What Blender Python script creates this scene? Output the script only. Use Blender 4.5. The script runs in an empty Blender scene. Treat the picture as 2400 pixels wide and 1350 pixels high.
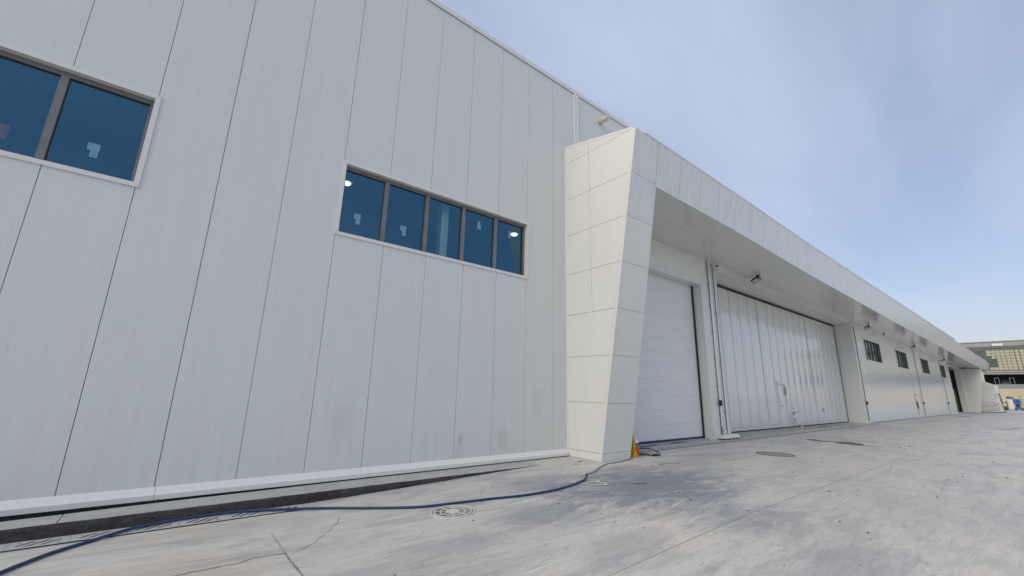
import bpy, math, random
from mathutils import Vector, Matrix
random.seed(7)
S = bpy.context.scene
COL = S.collection

# ------------------------------------------------------------------ camera
cam = bpy.data.cameras.new('camera')
cam.sensor_width = 36.0
cam.lens = 978.0357 / 2400 * 36.0
cam.clip_end = 3000
co = bpy.data.objects.new('camera', cam); COL.objects.link(co)
yaw, pit, rol = 0.902081915, 0.241102720, -0.0231711776
f = Vector((math.cos(pit)*math.cos(yaw), math.cos(pit)*math.sin(yaw), math.sin(pit)))
r = Vector((math.sin(yaw), -math.cos(yaw), 0))
d = f.cross(r)
c_, s_ = math.cos(rol), math.sin(rol)
rx = r*c_ + d*s_
dn = -r*s_ + d*c_
m = Matrix((rx, -dn, -f)).transposed()
co.matrix_world = Matrix.Translation((0, 0, 1.652)) @ m.to_4x4()
S.camera = co

# ------------------------------------------------------------------ light and sky
SUN_EL, SUN_AZ = math.radians(37), Vector((-0.99, -0.10, 0))     # direction towards the veiled sun
SKY_STRENGTH = 0.11
W = bpy.data.worlds.new('World'); S.world = W; W.use_nodes = True
nt = W.node_tree; N = nt.nodes; L = nt.links
for n in list(N): N.remove(n)
out = N.new('ShaderNodeOutputWorld'); bg = N.new('ShaderNodeBackground'); bg.inputs[1].default_value = SKY_STRENGTH
sky = N.new('ShaderNodeTexSky'); sky.sky_type = 'NISHITA'; sky.sun_disc = False
sky.sun_elevation = SUN_EL
sky.sun_rotation = math.atan2(SUN_AZ.x, SUN_AZ.y)
sky.air_density = 1.0; sky.dust_density = 1.6; sky.ozone_density = 2.0
tc = N.new('ShaderNodeTexCoord')
sep = N.new('ShaderNodeSeparateXYZ'); L.new(tc.outputs['Generated'], sep.inputs[0])
def wmath(op, a, b=None):
    n = N.new('ShaderNodeMath'); n.operation = op
    for i, v in enumerate((a, b)):
        if v is None: continue
        if isinstance(v, (int, float)): n.inputs[i].default_value = v
        else: L.new(v, n.inputs[i])
    return n.outputs[0]
den = wmath('ADD', wmath('MAXIMUM', sep.outputs[2], 0.0), 0.18)
cmb = N.new('ShaderNodeCombineXYZ')
L.new(wmath('DIVIDE', sep.outputs[0], den), cmb.inputs[0]); L.new(wmath('DIVIDE', sep.outputs[1], den), cmb.inputs[1])
mp = N.new('ShaderNodeMapping'); L.new(cmb.outputs[0], mp.inputs[0])
mp.inputs['Rotation'].default_value = (0, 0, math.radians(35)); mp.inputs['Scale'].default_value = (0.55, 1.5, 1); mp.inputs['Location'].default_value = (4.3, 2.6, 0)
nz = N.new('ShaderNodeTexNoise'); L.new(mp.outputs[0], nz.inputs['Vector'])
nz.inputs['Scale'].default_value = 1.1; nz.inputs['Detail'].default_value = 6; nz.inputs['Roughness'].default_value = 0.5; nz.inputs['Distortion'].default_value = 0.5
rp = N.new('ShaderNodeValToRGB'); L.new(nz.outputs[0], rp.inputs[0])
rp.color_ramp.elements[0].position = 0.33; rp.color_ramp.elements[0].color = (0.46, 0.46, 0.46, 1)
rp.color_ramp.elements[1].position = 0.72; rp.color_ramp.elements[1].color = (1.0, 1.0, 1.0, 1)
mix = N.new('ShaderNodeMix'); mix.data_type = 'RGBA'
L.new(rp.outputs[0], mix.inputs['Factor'])
L.new(sky.outputs[0], mix.inputs['A']); mix.inputs['B'].default_value = (4.45, 5.05, 6.55, 1)
hmr = N.new('ShaderNodeMapRange'); hmr.interpolation_type = 'SMOOTHSTEP'; L.new(sep.outputs[2], hmr.inputs[0])
hmr.inputs[1].default_value = 0.21; hmr.inputs[2].default_value = 0.02; hmr.inputs[3].default_value = 0.0; hmr.inputs[4].default_value = 0.85
mix2 = N.new('ShaderNodeMix'); mix2.data_type = 'RGBA'; L.new(hmr.outputs[0], mix2.inputs['Factor'])
L.new(mix.outputs['Result'], mix2.inputs['A']); mix2.inputs['B'].default_value = (5.0, 5.35, 5.4, 1)
L.new(mix2.outputs['Result'], bg.inputs[0]); L.new(bg.outputs[0], out.inputs[0])

sl = bpy.data.lights.new('sun', 'SUN'); sl.energy = 1.65; sl.angle = math.radians(55); sl.color = (1.0, 0.86, 0.66)
so = bpy.data.objects.new('sun', sl); COL.objects.link(so)
sd = Vector((SUN_AZ.x*math.cos(SUN_EL), SUN_AZ.y*math.cos(SUN_EL), math.sin(SUN_EL)))
so.rotation_euler = sd.to_track_quat('Z', 'Y').to_euler(); so.location = (-20, -10, 30)
S.view_settings.view_transform = 'Standard'; S.view_settings.look = 'None'
S.view_settings.exposure = 0.27; S.view_settings.gamma = 1; S.view_settings.use_curve_mapping = False
S.cycles.max_bounces = 6; S.cycles.use_denoising = True

# ------------------------------------------------------------------ helpers
class MB:
    def __init__(s): s.v = []; s.f = []
    def add(s, vs, fs):
        b = len(s.v); s.v += [tuple(v) for v in vs]; s.f += [tuple(i+b for i in q) for q in fs]; return s
    def box(s, x0, x1, y0, y1, z0, z1):
        return s.add([(x0,y0,z0),(x1,y0,z0),(x1,y1,z0),(x0,y1,z0),(x0,y0,z1),(x1,y0,z1),(x1,y1,z1),(x0,y1,z1)],
                     [(0,3,2,1),(4,5,6,7),(0,1,5,4),(1,2,6,5),(2,3,7,6),(3,0,4,7)])
    def prism(s, poly, off):
        """closed solid: planar polygon (3D points) swept by the vector off"""
        n = len(poly); o = Vector(off)
        vs = [Vector(p) for p in poly] + [Vector(p)+o for p in poly]
        fs = [tuple(range(n))[::-1], tuple(range(n, 2*n))] + [(i, (i+1) % n, n+(i+1) % n, n+i) for i in range(n)]
        nrm = (vs[1]-vs[0]).cross(vs[2]-vs[0])
        if nrm.dot(o) < 0: fs = [q[::-1] for q in fs]
        return s.add(vs, fs)
    def cyl(s, a, b, r0, r1=None, n=16):
        a = Vector(a); b = Vector(b); r1 = r0 if r1 is None else r1
        w = (b-a).normalized(); u = w.orthogonal().normalized(); v = w.cross(u)
        vs = [a+(u*math.cos(t)+v*math.sin(t))*r0 for t in [2*math.pi*i/n for i in range(n)]]
        vs += [b+(u*math.cos(t)+v*math.sin(t))*r1 for t in [2*math.pi*i/n for i in range(n)]]
        return s.add(vs, [tuple(range(n))[::-1], tuple(range(n, 2*n))] + [(i, (i+1) % n, n+(i+1) % n, n+i) for i in range(n)])
    def tube(s, pts, r, n=10, sub=6):
        P = [Vector(p) for p in pts]
        if sub > 1 and len(P) > 2:
            Q = []
            for i in range(len(P)-1):
                p0 = P[max(i-1, 0)]; p1 = P[i]; p2 = P[i+1]; p3 = P[min(i+2, len(P)-1)]
                for k in range(sub):
                    t = k/sub
                    Q.append(0.5*((2*p1)+(-p0+p2)*t+(2*p0-5*p1+4*p2-p3)*t*t+(-p0+3*p1-3*p2+p3)*t**3))
            Q.append(P[-1]); P = Q
        b = len(s.v); vs = []; fs = []
        for i, p in enumerate(P):
            t = (P[min(i+1, len(P)-1)]-P[max(i-1, 0)]).normalized()
            u = t.cross(Vector((0, 0, 1)))
            u = u.normalized() if u.length > 1e-3 else Vector((1, 0, 0)); v = u.cross(t)
            for k in range(n):
                a = 2*math.pi*k/n
                vs.append(p+(u*math.cos(a)+v*math.sin(a))*r)
        for i in range(len(P)-1):
            for k in range(n):
                fs.append((i*n+k, i*n+(k+1) % n, (i+1)*n+(k+1) % n, (i+1)*n+k))
        fs.append(tuple(range(n))); fs.append(tuple((len(P)-1)*n+k for k in range(n))[::-1])
        return s.add(vs, fs)
    def mesh(s, name, off=(0, 0, 0)):
        me = bpy.data.meshes.new(name)
        o = Vector(off)
        me.from_pydata([tuple(Vector(v)-o) for v in s.v], [], s.f); me.update(); return me

def wloc(o):
    v = Vector(o.location)
    while o.parent: o = o.parent; v += Vector(o.location)
    return v
def link(name, me, mat, parent=None, loc=(0, 0, 0), smooth=False):
    if mat and not me.materials: me.materials.append(mat)
    if smooth:
        for p in me.polygons: p.use_smooth = True
    o = bpy.data.objects.new(name, me); COL.objects.link(o); o.parent = parent; o.location = loc
    return o
def part(name, mb, mat, parent, at=None, smooth=False):
    """mesh in world coordinates made a child of parent (or top level); at = world point for its own origin"""
    base = wloc(parent) if parent else Vector((0, 0, 0))
    at = Vector(at) if at is not None else Vector(mb.v[0])
    return link(name, mb.mesh(name, at), mat, parent, tuple(at-base), smooth)
def thing(name, label, cat, loc, group=None):
    o = bpy.data.objects.new(name, None); COL.objects.link(o); o.location = loc; o.empty_display_size = 0.2
    o['label'] = label; o['category'] = cat
    if group: o['group'] = group
    return o
def tag(o, label=None, cat=None, group=None, kind=None):
    if label: o['label'] = label
    if cat: o['category'] = cat
    if group: o['group'] = group
    if kind: o['kind'] = kind
    return o
def copy_tree(o, parent=None):
    c = o.copy(); COL.objects.link(c); c.parent = parent
    for ch in o.children: copy_tree(ch, c)
    return c
def lerp(tab, x):
    if x <= tab[0][0]: return tab[0][1]
    for (a, va), (b, vb) in zip(tab, tab[1:]):
        if x <= b: return va+(vb-va)*(x-a)/(b-a)
    return tab[-1][1]
def clip(poly, n, dd):
    """keep the side n.p <= dd of a 2D convex polygon"""
    o = []
    for i in range(len(poly)):
        a, b = poly[i], poly[(i+1) % len(poly)]
        da = n[0]*a[0]+n[1]*a[1]-dd; db = n[0]*b[0]+n[1]*b[1]-dd
        if da <= 0: o.append(a)
        if da*db < 0:
            t = da/(da-db); o.append((a[0]+(b[0]-a[0])*t, a[1]+(b[1]-a[1])*t))
    return o

# ------------------------------------------------------------------ materials
class Mat:
    def __init__(s, name, base=(0.5, 0.5, 0.5), rough=0.5, metal=0.0, spec=0.5, coat=0.0):
        s.m = bpy.data.materials.new(name); s.m.use_nodes = True
        s.nt = s.m.node_tree; s.N = s.nt.nodes; s.L = s.nt.links
        s.b = s.N['Principled BSDF']; i = s.b.inputs
        i['Base Color'].default_value = (*base, 1); i['Roughness'].default_value = rough; i['Metallic'].default_value = metal
        i['Specular IOR Level'].default_value = spec; i['Coat Weight'].default_value = coat; i['Coat Roughness'].default_value = 0.06
        s.pos = None
    def P(s):
        if s.pos is None:
            g = s.N.new('ShaderNodeNewGeometry'); s.pos = g.outputs['Position']
        return s.pos
    def noise(s, scale, stretch=(1, 1, 1), detail=4, rough=0.55, rot=0.0, dist=0.0, vec=None):
        mp = s.N.new('ShaderNodeMapping'); s.L.new(vec or s.P(), mp.inputs[0])
        mp.inputs['Scale'].default_value = stretch; mp.inputs['Rotation'].default_value = (0, 0, rot)
        n = s.N.new('ShaderNodeTexNoise'); s.L.new(mp.outputs[0], n.inputs['Vector'])
        n.inputs['Scale'].default_value = scale; n.inputs['Detail'].default_value = detail
        n.inputs['Roughness'].default_value = rough; n.inputs['Distortion'].default_value = dist
        return n.outputs[0]
    def ramp(s, v, stops):
        n = s.N.new('ShaderNodeValToRGB'); s.L.new(v, n.inputs[0]); e = n.color_ramp.elements
        while len(e) < len(stops): e.new(0.5)
        for k, (p, c) in enumerate(stops):
            e[k].position = p; c = (c, c, c) if isinstance(c, (int, float)) else c; e[k].color = (*c, 1)
        return n.outputs[0]
    def math(s, op, *a):
        n = s.N.new('ShaderNodeMath'); n.operation = op
        for i, v in enumerate(a):
            if isinstance(v, (int, float)): n.inputs[i].default_value = v
            else: s.L.new(v, n.inputs[i])
        return n.outputs[0]
    def mix(s, fac, a, b, mode='MIX'):
        n = s.N.new('ShaderNodeMix'); n.data_type = 'RGBA'; n.blend_type = mode
        for k, v in (('Factor', fac), ('A', a), ('B', b)):
            if isinstance(v, (int, float)): n.inputs[k].default_value = v
            elif isinstance(v, tuple): n.inputs[k].default_value = (*v, 1)
            else: s.L.new(v, n.inputs[k])
        return n.outputs['Result']
    def blob(s, c, rad, soft=0.6, squash=(1, 1, 1), warp=None, amt=0.3):
        """0..1 mask round a world point, its edge broken up by a noise"""
        v = s.N.new('ShaderNodeVectorMath'); v.operation = 'SUBTRACT'; s.L.new(s.P(), v.inputs[0]); v.inputs[1].default_value = c
        w = s.N.new('ShaderNodeVectorMath'); w.operation = 'MULTIPLY'; s.L.new(v.outputs[0], w.inputs[0]); w.inputs[1].default_value = squash
        l = s.N.new('ShaderNodeVectorMath'); l.operation = 'LENGTH'; s.L.new(w.outputs[0], l.inputs[0])
        dd = l.outputs['Value']
        if warp is not None: dd = s.math('ADD', dd, s.math('MULTIPLY', s.math('SUBTRACT', warp, 0.5), amt*4*rad))
        mr = s.N.new('ShaderNodeMapRange'); mr.interpolation_type = 'SMOOTHSTEP'; s.L.new(dd, mr.inputs[0])
        mr.inputs[1].default_value = rad; mr.inputs[2].default_value = rad*(1-soft); mr.inputs[3].default_value = 0; mr.inputs[4].default_value = 1
        return mr.outputs[0]
    def base(s, c): s.L.new(c, s.b.inputs['Base Color']); return s
    def rough(s, v): s.L.new(v, s.b.inputs['Roughness']); return s
    def bump(s, h, strength=0.3, dist=0.01):
        n = s.N.new('ShaderNodeBump'); s.L.new(h, n.inputs['Height']); n.inputs['Strength'].default_value = strength; n.inputs['Distance'].default_value = dist
        s.L.new(n.outputs[0], s.b.inputs['Normal']); return s

def wall_paint():
    k = Mat('white_wall_panel', rough=0.42, spec=0.4)
    st = k.noise(1.0, (9, 9, 0.35), 5, 0.6); big = k.noise(0.35, (1, 1, 0.5), 3)
    fine = k.noise(1.0, (140, 140, 1.2), 2)
    c = k.mix(k.ramp(st, [(0.35, 0.0), (0.8, 1.0)]), (0.645, 0.672, 0.655), (0.61, 0.632, 0.61))
    c = k.mix(k.math('MULTIPLY', k.ramp(big, [(0.4, 0.0), (0.75, 1.0)]), 0.35), c, (0.59, 0.635, 0.63))
    c = k.mix(k.math('MULTIPLY', k.ramp(fine, [(0.45, 0.0), (0.7, 1.0)]), 0.12), c, (0.42, 0.43, 0.42))
    wn = k.noise(7.0, (1, 1, 0.7), 5, 0.65)
    for p, rd, a in (((2.62, 8.33, 1.05), 0.42, 0.13), ((5.22, 8.33, 0.56), 0.09, 0.5), ((7.5, 8.33, 1.4), 0.30, 0.13), ((5.2, 8.33, 0.3), 0.2, 0.16), ((-0.7, 8.33, 2.45), 0.10, 0.06), ((6.4, 8.33, 0.5), 0.25, 0.2)):
        c = k.mix(k.math('MULTIPLY', k.blob(p, rd, 0.9, (1, 0.2, 0.6), wn, 0.35), a), c, (0.25, 0.25, 0.235))
    sp = k.noise(16.0, (1, 1, 1), 1, 0.4)
    c = k.mix(k.math('MULTIPLY', k.ramp(sp, [(0.80, 0.0), (0.83, 1.0)]), 0.35), c, (0.20, 0.20, 0.19))
    # splash-back dirt just above the ground
    sx = k.N.new('ShaderNodeSeparateXYZ'); k.L.new(k.P(), sx.inputs[0])
    low = k.math('MULTIPLY', k.math('SUBTRACT', 1.0, k.math('MULTIPLY', sx.outputs[2], 0.7)), k.ramp(st, [(0.3, 0.1), (0.8, 0.5)]))
    c = k.mix(k.math('MAXIMUM', k.math('MULTIPLY', low, 0.6), 0.0), c, (0.50, 0.49, 0.44))
    k.base(c)
    k.rough(k.ramp(big, [(0.3, 0.36), (0.7, 0.5)]))
    k.bump(k.math('ADD', k.math('MULTIPLY', fine, 0.4), k.noise(0.9, (1, 1, 0.6), 2)), 0.10, 0.02)
    return k.m
def clad_paint(name, base, rough, streak=0.25, spec=0.5):
    k = Mat(name, rough=rough, spec=spec)
    st = k.noise(1.0, (7, 7, 0.5), 6, 0.65); st2 = k.noise(1.0, (22, 22, 0.25), 3, 0.6)
    mask = k.math('MULTIPLY', k.ramp(st, [(0.42, 0.0), (0.78, 1.0)]), k.ramp(st2, [(0.35, 0.25), (0.7, 1.0)]))
    c = k.mix(k.math('MULTIPLY', mask, streak), base, tuple(v*0.42 for v in base))
    k.base(c); k.bump(k.noise(1.3, (1, 1, 1), 2), 0.05, 0.02)
    return k.m
def gloss_door():
    k = Mat('glossy_white_door', rough=0.35, spec=0.5, coat=0.8)
    k.b.inputs['Coat IOR'].default_value = 1.75; k.b.inputs['Coat Roughness'].default_value = 0.05
    n = k.noise(1.0, (5, 5, 0.3), 4)
    k.base(k.mix(k.ramp(n, [(0.35, 0.0), (0.75, 1.0)]), (0.68, 0.685, 0.68), (0.62, 0.625, 0.61)))
    bn = k.N.new('ShaderNodeBump'); k.L.new(k.noise(1.0, (2.2, 2.2, 0.22), 2), bn.inputs['Height']); bn.inputs['Strength'].default_value = 0.09; bn.inputs['Distance'].default_value = 0.03
    k.L.new(bn.outputs[0], k.b.inputs['Coat Normal'])
    return k.m
def concrete():
    k = Mat('worn_concrete', rough=0.62, spec=0.35)
    rot = math.radians(-35)
    big = k.noise(0.22, (1, 1, 1), 4, 0.6, dist=0.6)
    mid = k.noise(1.05, (0.55, 1.5, 1), 6, 0.68, rot, 0.8)
    stre = k.noise(2.2, (0.35, 2.6, 1), 5, 0.65, rot, 0.5)
    fine = k.noise(14.0, (0.6, 1.4, 1), 5, 0.7, rot)
    c = k.mix(k.ramp(big, [(0.38, 0.0), (0.64, 1.0)]), (0.50, 0.495, 0.475), (0.61, 0.575, 0.505))
    c = k.mix(k.math('MULTIPLY', k.ramp(mid, [(0.48, 0.0), (0.62, 1.0)]), 0.50), c, (0.28, 0.30, 0.325))
    c = k.mix(k.math('MULTIPLY', k.ramp(stre, [(0.52, 0.0), (0.70, 1.0)]), 0.45), c, (0.68, 0.66, 0.61))
    c = k.mix(k.math('MULTIPLY', k.ramp(stre, [(0.25, 1.0), (0.42, 0.0)]), 0.45), c, (0.25, 0.26, 0.28))
    wn = k.noise(2.4, (0.5, 1.5, 1), 9, 0.8, rot, 0.8)
    for p, rd, sq, a, col in (((7.3, 5.0, 0), 1.9, (0.62, 1.0, 0), 0.85, (0.14, 0.16, 0.20)), ((5.9, 6.3, 0), 1.2, (0.7, 1.2, 0), 0.45, (0.16, 0.18, 0.22)),
                              ((4.5, 4.9, 0), 0.9, (0.8, 1, 0), 0.5, (0.18, 0.20, 0.24)), ((2.2, 3.9, 0), 1.0, (0.8, 1, 0), 0.35, (0.20, 0.215, 0.24)),
                              ((6.6, 2.9, 0), 1.0, (0.7, 1.2, 0), 0.5, (0.19, 0.21, 0.25)), ((9.5, 5.5, 0), 1.8, (0.5, 1.2, 0), 0.35, (0.20, 0.22, 0.26)),
                              ((0.3, 5.5, 0), 0.9, (0.7, 1.2, 0), 0.35, (0.36, 0.30, 0.235)), ((0.6, 6.9, 0), 0.7, (0.4, 1.6, 0), 0.3, (0.42, 0.37, 0.30)),
                              ((14.0, 3.5, 0), 3.2, (0.5, 1.0, 0), 0.5, (0.50, 0.475, 0.42)), ((9.5, 1.6, 0), 2.6, (0.7, 1.2, 0), 0.45, (0.50, 0.475, 0.42)),
                              ((29.0, 9.0, 0), 1.2, (0.08, 1.0, 0), 0.45, (0.17, 0.165, 0.15)), ((17.0, 8.6, 0), 0.8, (0.1, 1.0, 0), 0.4, (0.20, 0.195, 0.18))):
        c = k.mix(k.math('MULTIPLY', k.blob(p, rd, 0.8, sq, wn, 0.6), a), c, col)
    c = k.mix(k.math('MULTIPLY', k.ramp(fine, [(0.30, 1.0), (0.46, 0.0)]), 0.30), c, (0.24, 0.245, 0.25))
    c = k.mix(k.math('MULTIPLY', k.ramp(fine, [(0.58, 0.0), (0.75, 1.0)]), 0.30), c, (0.72, 0.70, 0.66))
    scuff = k.noise(3.6, (0.35, 1.9, 1), 9, 0.78, rot, 1.2)
    c = k.mix(k.math('MULTIPLY', k.ramp(scuff, [(0.545, 0.0), (0.62, 1.0)]), 0.42), c, (0.30, 0.31, 0.33))
    scuff2 = k.noise(4.4, (0.3, 2.2, 1), 9, 0.8, rot+0.5, 1.0)
    c = k.mix(k.math('MULTIPLY', k.ramp(scuff2, [(0.56, 0.0), (0.64, 1.0)]), 0.40), c, (0.76, 0.74, 0.69))
    grain = k.noise(55.0, (1, 1, 1), 3, 0.7)
    c = k.mix(k.math('MULTIPLY', k.ramp(grain, [(0.35, 1.0), (0.5, 0.0)]), 0.22), c, (0.27, 0.27, 0.27))
    for p, rd, sq in (((0.9, 4.2, 0), 0.55, (0.6, 1.3, 0)), ((3.0, 4.6, 0), 0.5, (0.5, 1.4, 0)), ((4.6, 3.4, 0), 0.6, (0.6, 1.3, 0)), ((11.5, 6.2, 0), 1.0, (0.4, 1.2, 0)), ((8.3, 6.4, 0), 0.6, (0.6, 1.2, 0)), ((6.0, 1.6, 0), 0.8, (0.6, 1.3, 0))):
        c = k.mix(k.math('MULTIPLY', k.blob(p, rd, 0.8, sq, scuff, 0.9), 0.36), c, (0.22, 0.235, 0.26))
    chips = k.noise(7.5, (0.5, 1.6, 1), 3, 0.5, rot)
    c = k.mix(k.math('MULTIPLY', k.ramp(chips, [(0.70, 0.0), (0.74, 1.0)]), 0.55), c, (0.17, 0.16, 0.15))
    k.base(c); k.rough(k.ramp(mid, [(0.3, 0.72), (0.7, 0.48)]))
    k.bump(k.math('ADD', fine, k.math('MULTIPLY', mid, 1.4)), 0.28, 0.012)
    return k.m
def pad_concrete():
    k = Mat('kerb_concrete', rough=0.75, spec=0.3)
    n = k.noise(3.0, (0.5, 1.5, 1), 6, 0.65)
    k.base(k.mix(k.ramp(n, [(0.35, 0.0), (0.7, 1.0)]), (0.44, 0.445, 0.43), (0.34, 0.345, 0.335))); k.bump(n, 0.3, 0.01); return k.m
def bitumen():
    k = Mat('black_bitumen', rough=0.62, spec=0.4)
    n = k.noise(17, (0.45, 1, 1.6), 8, 0.8, 0, 1.5); b = k.noise(3, (0.5, 1, 1), 3)
    k.base(k.mix(k.ramp(k.math('MULTIPLY', n, k.math('ADD', b, 0.5)), [(0.35, 0.0), (0.75, 1.0)]), (0.007, 0.007, 0.009), (0.10, 0.095, 0.10)))
    k.bump(n, 0.9, 0.02); return k.m
def noisy(name, a, b, scale=6, rough=0.5, metal=0.0, stretch=(1, 1, 1), bump=0.1, spec=0.5):
    k = Mat(name, rough=rough, metal=metal, spec=spec); n = k.noise(scale, stretch, 4)
    k.base(k.mix(k.ramp(n, [(0.35, 0.0), (0.7, 1.0)]), a, b))
    if bump: k.bump(n, bump, 0.01)
    return k.m
def glass(name, tint, refl, fac):
    mt = bpy.data.materials.new(name); mt.use_nodes = True; t = mt.node_tree; n = t.nodes; l = t.links
    n.remove(n['Principled BSDF']); o = n['Material Output']
    tr = n.new('ShaderNodeBsdfTransparent'); tr.inputs[0].default_value = (*tint, 1)
    gl = n.new('ShaderNodeBsdfGlossy'); gl.inputs[0].default_value = (*refl, 1); gl.inputs['Roughness'].default_value = 0.01
    tcn = n.new('ShaderNodeNewGeometry'); nz = n.new('ShaderNodeTexNoise'); nz.inputs['Scale'].default_value = 0.8; l.new(tcn.outputs['Position'], nz.inputs['Vector'])
    bp = n.new('ShaderNodeBump'); bp.inputs['Strength'].default_value = 0.03; bp.inputs['Distance'].default_value = 0.02; l.new(nz.outputs[0], bp.inputs['Height']); l.new(bp.outputs[0], gl.inputs['Normal'])
    fr = n.new('ShaderNodeLayerWeight'); fr.inputs[0].default_value = 0.35
    ma = n.new('ShaderNodeMath'); ma.operation = 'MULTIPLY_ADD'; l.new(fr.outputs['Fresnel'], ma.inputs[0]); ma.inputs[1].default_value = 0.8; ma.inputs[2].default_value = fac; ma.use_clamp = True
    mx = n.new('ShaderNodeMixShader'); l.new(ma.outputs[0], mx.inputs[0]); l.new(tr.outputs[0], mx.inputs[1]); l.new(gl.outputs[0], mx.inputs[2]); l.new(mx.outputs[0], o.inputs[0])
    return mt
def emit(name, col, st):
    mt = bpy.data.materials.new(name); mt.use_nodes = True
    b = mt.node_tree.nodes['Principled BSDF']; b.inputs['Base Color'].default_value = (0.8, 0.8, 0.75, 1)
    b.inputs['Emission Color'].default_value = (*col, 1); b.inputs['Emission Strength'].default_value = st; return mt

M = dict(
    wall=wall_paint(),
    clad=clad_paint('white_cladding', (0.69, 0.70, 0.665), 0.38, 0.12),
    fascia=clad_paint('streaked_fascia', (0.685, 0.70, 0.68), 0.24, 0.5),
    soffit=clad_paint('glossy_soffit', (0.65, 0.67, 0.62), 0.15, 0.12),
    door=gloss_door(),
    lowwall=clad_paint('glossy_white_wall', (0.75, 0.75, 0.725), 0.17, 0.15),
    trim=clad_paint('white_trim', (0.68, 0.68, 0.66), 0.35, 0.15),
    section=noisy('white_door_section', (0.74, 0.74, 0.73), (0.68, 0.685, 0.68), 3, 0.4, stretch=(0.3, 1, 4)),
    seam=noisy('seam_sealant', (0.26, 0.26, 0.26), (0.34, 0.34, 0.335), 8, 0.8),
    concrete=concrete(), pad=pad_concrete(), bitumen=bitumen(),
    dark=noisy('dark_interior', (0.012, 0.012, 0.012), (0.02, 0.02, 0.021), 2, 0.9, bump=0),
    black=noisy('black_plastic', (0.012, 0.012, 0.013), (0.022, 0.022, 0.022), 20, 0.45),
    rubber=noisy('black_rubber', (0.015, 0.015, 0.016), (0.03, 0.03, 0.03), 20, 0.6),
    frame=noisy('grey_aluminium', (0.16, 0.155, 0.155), (0.19, 0.185, 0.185), 4, 0.42, 0.2),
    glass=glass('blue_mirror_glass', (0.84, 1.0, 1.0), (0.22, 0.57, 0.86), 0.17),
    glass2=glass('clear_window_glass', (0.55, 0.62, 0.62), (0.85, 0.95, 1.0), 0.10),
    paper=noisy('white_paper', (0.75, 0.76, 0.74), (0.68, 0.69, 0.67), 9, 0.8),
    grate=noisy('galvanised_grate', (0.52, 0.53, 0.51), (0.40, 0.41, 0.40), 14, 0.55, 0.1),
    slotdark=noisy('drain_dark', (0.03, 0.03, 0.028), (0.05, 0.048, 0.045), 9, 0.9),
    iron=noisy('dusty_iron', (0.30, 0.30, 0.29), (0.20, 0.20, 0.195), 18, 0.7, bump=0.3),
    irond=noisy('dark_iron', (0.085, 0.085, 0.085), (0.14, 0.14, 0.138), 16, 0.7, bump=0.3),
    dust=noisy('cement_dust', (0.62, 0.61, 0.58), (0.50, 0.49, 0.46), 20, 0.85),
    hose=noisy('blue_hose', (0.010, 0.026, 0.095), (0.022, 0.042, 0.12), 11, 0.38),
    cable=noisy('grey_cable', (0.27, 0.285, 0.30), (0.20, 0.21, 0.22), 15, 0.6),
    paint=noisy('white_paint', (0.76, 0.76, 0.74), (0.60, 0.60, 0.58), 22, 0.8),
    pipe=noisy('grey_conduit', (0.20, 0.20, 0.19), (0.27, 0.27, 0.26), 6, 0.5),
    beige=noisy('cream_pvc', (0.58, 0.55, 0.45), (0.50, 0.47, 0.38), 9, 0.45),
    yellow=noisy('yellow_plastic', (0.62, 0.40, 0.02), (0.52, 0.32, 0.02), 9, 0.5),
    red=noisy('red_tape', (0.50, 0.04, 0.03), (0.42, 0.03, 0.03), 9, 0.5),
    whitetape=noisy('white_tape', (0.75, 0.72, 0.70), (0.66, 0.62, 0.60), 9, 0.5),
    green=noisy('olive_curtain', (0.10, 0.14, 0.012), (0.075, 0.105, 0.01), 2, 0.7, stretch=(6, 6, 0.4)),
    blue=noisy('blue_paint', (0.02, 0.16, 0.50), (0.02, 0.12, 0.40), 5, 0.4),
    navy=noisy('navy_cloth', (0.04, 0.04, 0.16), (0.03, 0.03, 0.11), 5, 0.7),
    steel=noisy('dull_steel', (0.42, 0.44, 0.45), (0.34, 0.36, 0.37), 3, 0.35, 0.3),
    brown=noisy('brown_metal', (0.06, 0.035, 0.03), (0.04, 0.025, 0.022), 5, 0.5),
    cream=noisy('cream_render', (0.52, 0.44, 0.30), (0.46, 0.39, 0.27), 0.4, 0.8),
    slab=noisy('grey_green_slab', (0.20, 0.235, 0.225), (0.17, 0.20, 0.195), 0.5, 0.6),
    parapet=noisy('zinc_parapet', (0.34, 0.33, 0.345), (0.28, 0.275, 0.285), 0.3, 0.5),
    cornice=noisy('dark_cornice', (0.10, 0.105, 0.10), (0.15, 0.15, 0.14), 0.5, 0.5),
    facade=noisy('painted_glow_glass', (0.74, 0.78, 0.60), (0.80, 0.76, 0.54), 0.16, 0.12, 0.0, bump=0),  # yellow sky glow mirrored in the panes, put into the base colour
    facade2=noisy('painted_reflection_glass', (0.045, 0.085, 0.08), (0.16, 0.26, 0.23), 0.22, 0.1, 0.0, bump=0),  # dark mirror image of a neighbouring building, put into the base colour
    mull=noisy('bronze_mullion', (0.09, 0.09, 0.06), (0.12, 0.12, 0.08), 2, 0.5),
    lamp=emit('lit_lamp', (1.0, 0.97, 0.85), 4.0),
    lens=noisy('lamp_lens', (0.50, 0.52, 0.52), (0.44, 0.46, 0.46), 9, 0.25),
    column=noisy('white_column', (0.75, 0.77, 0.76), (0.68, 0.70, 0.70), 2, 0.6),
    leaf=noisy('plant_green', (0.04, 0.075, 0.025), (0.06, 0.10, 0.03), 6, 0.6),
)

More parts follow.
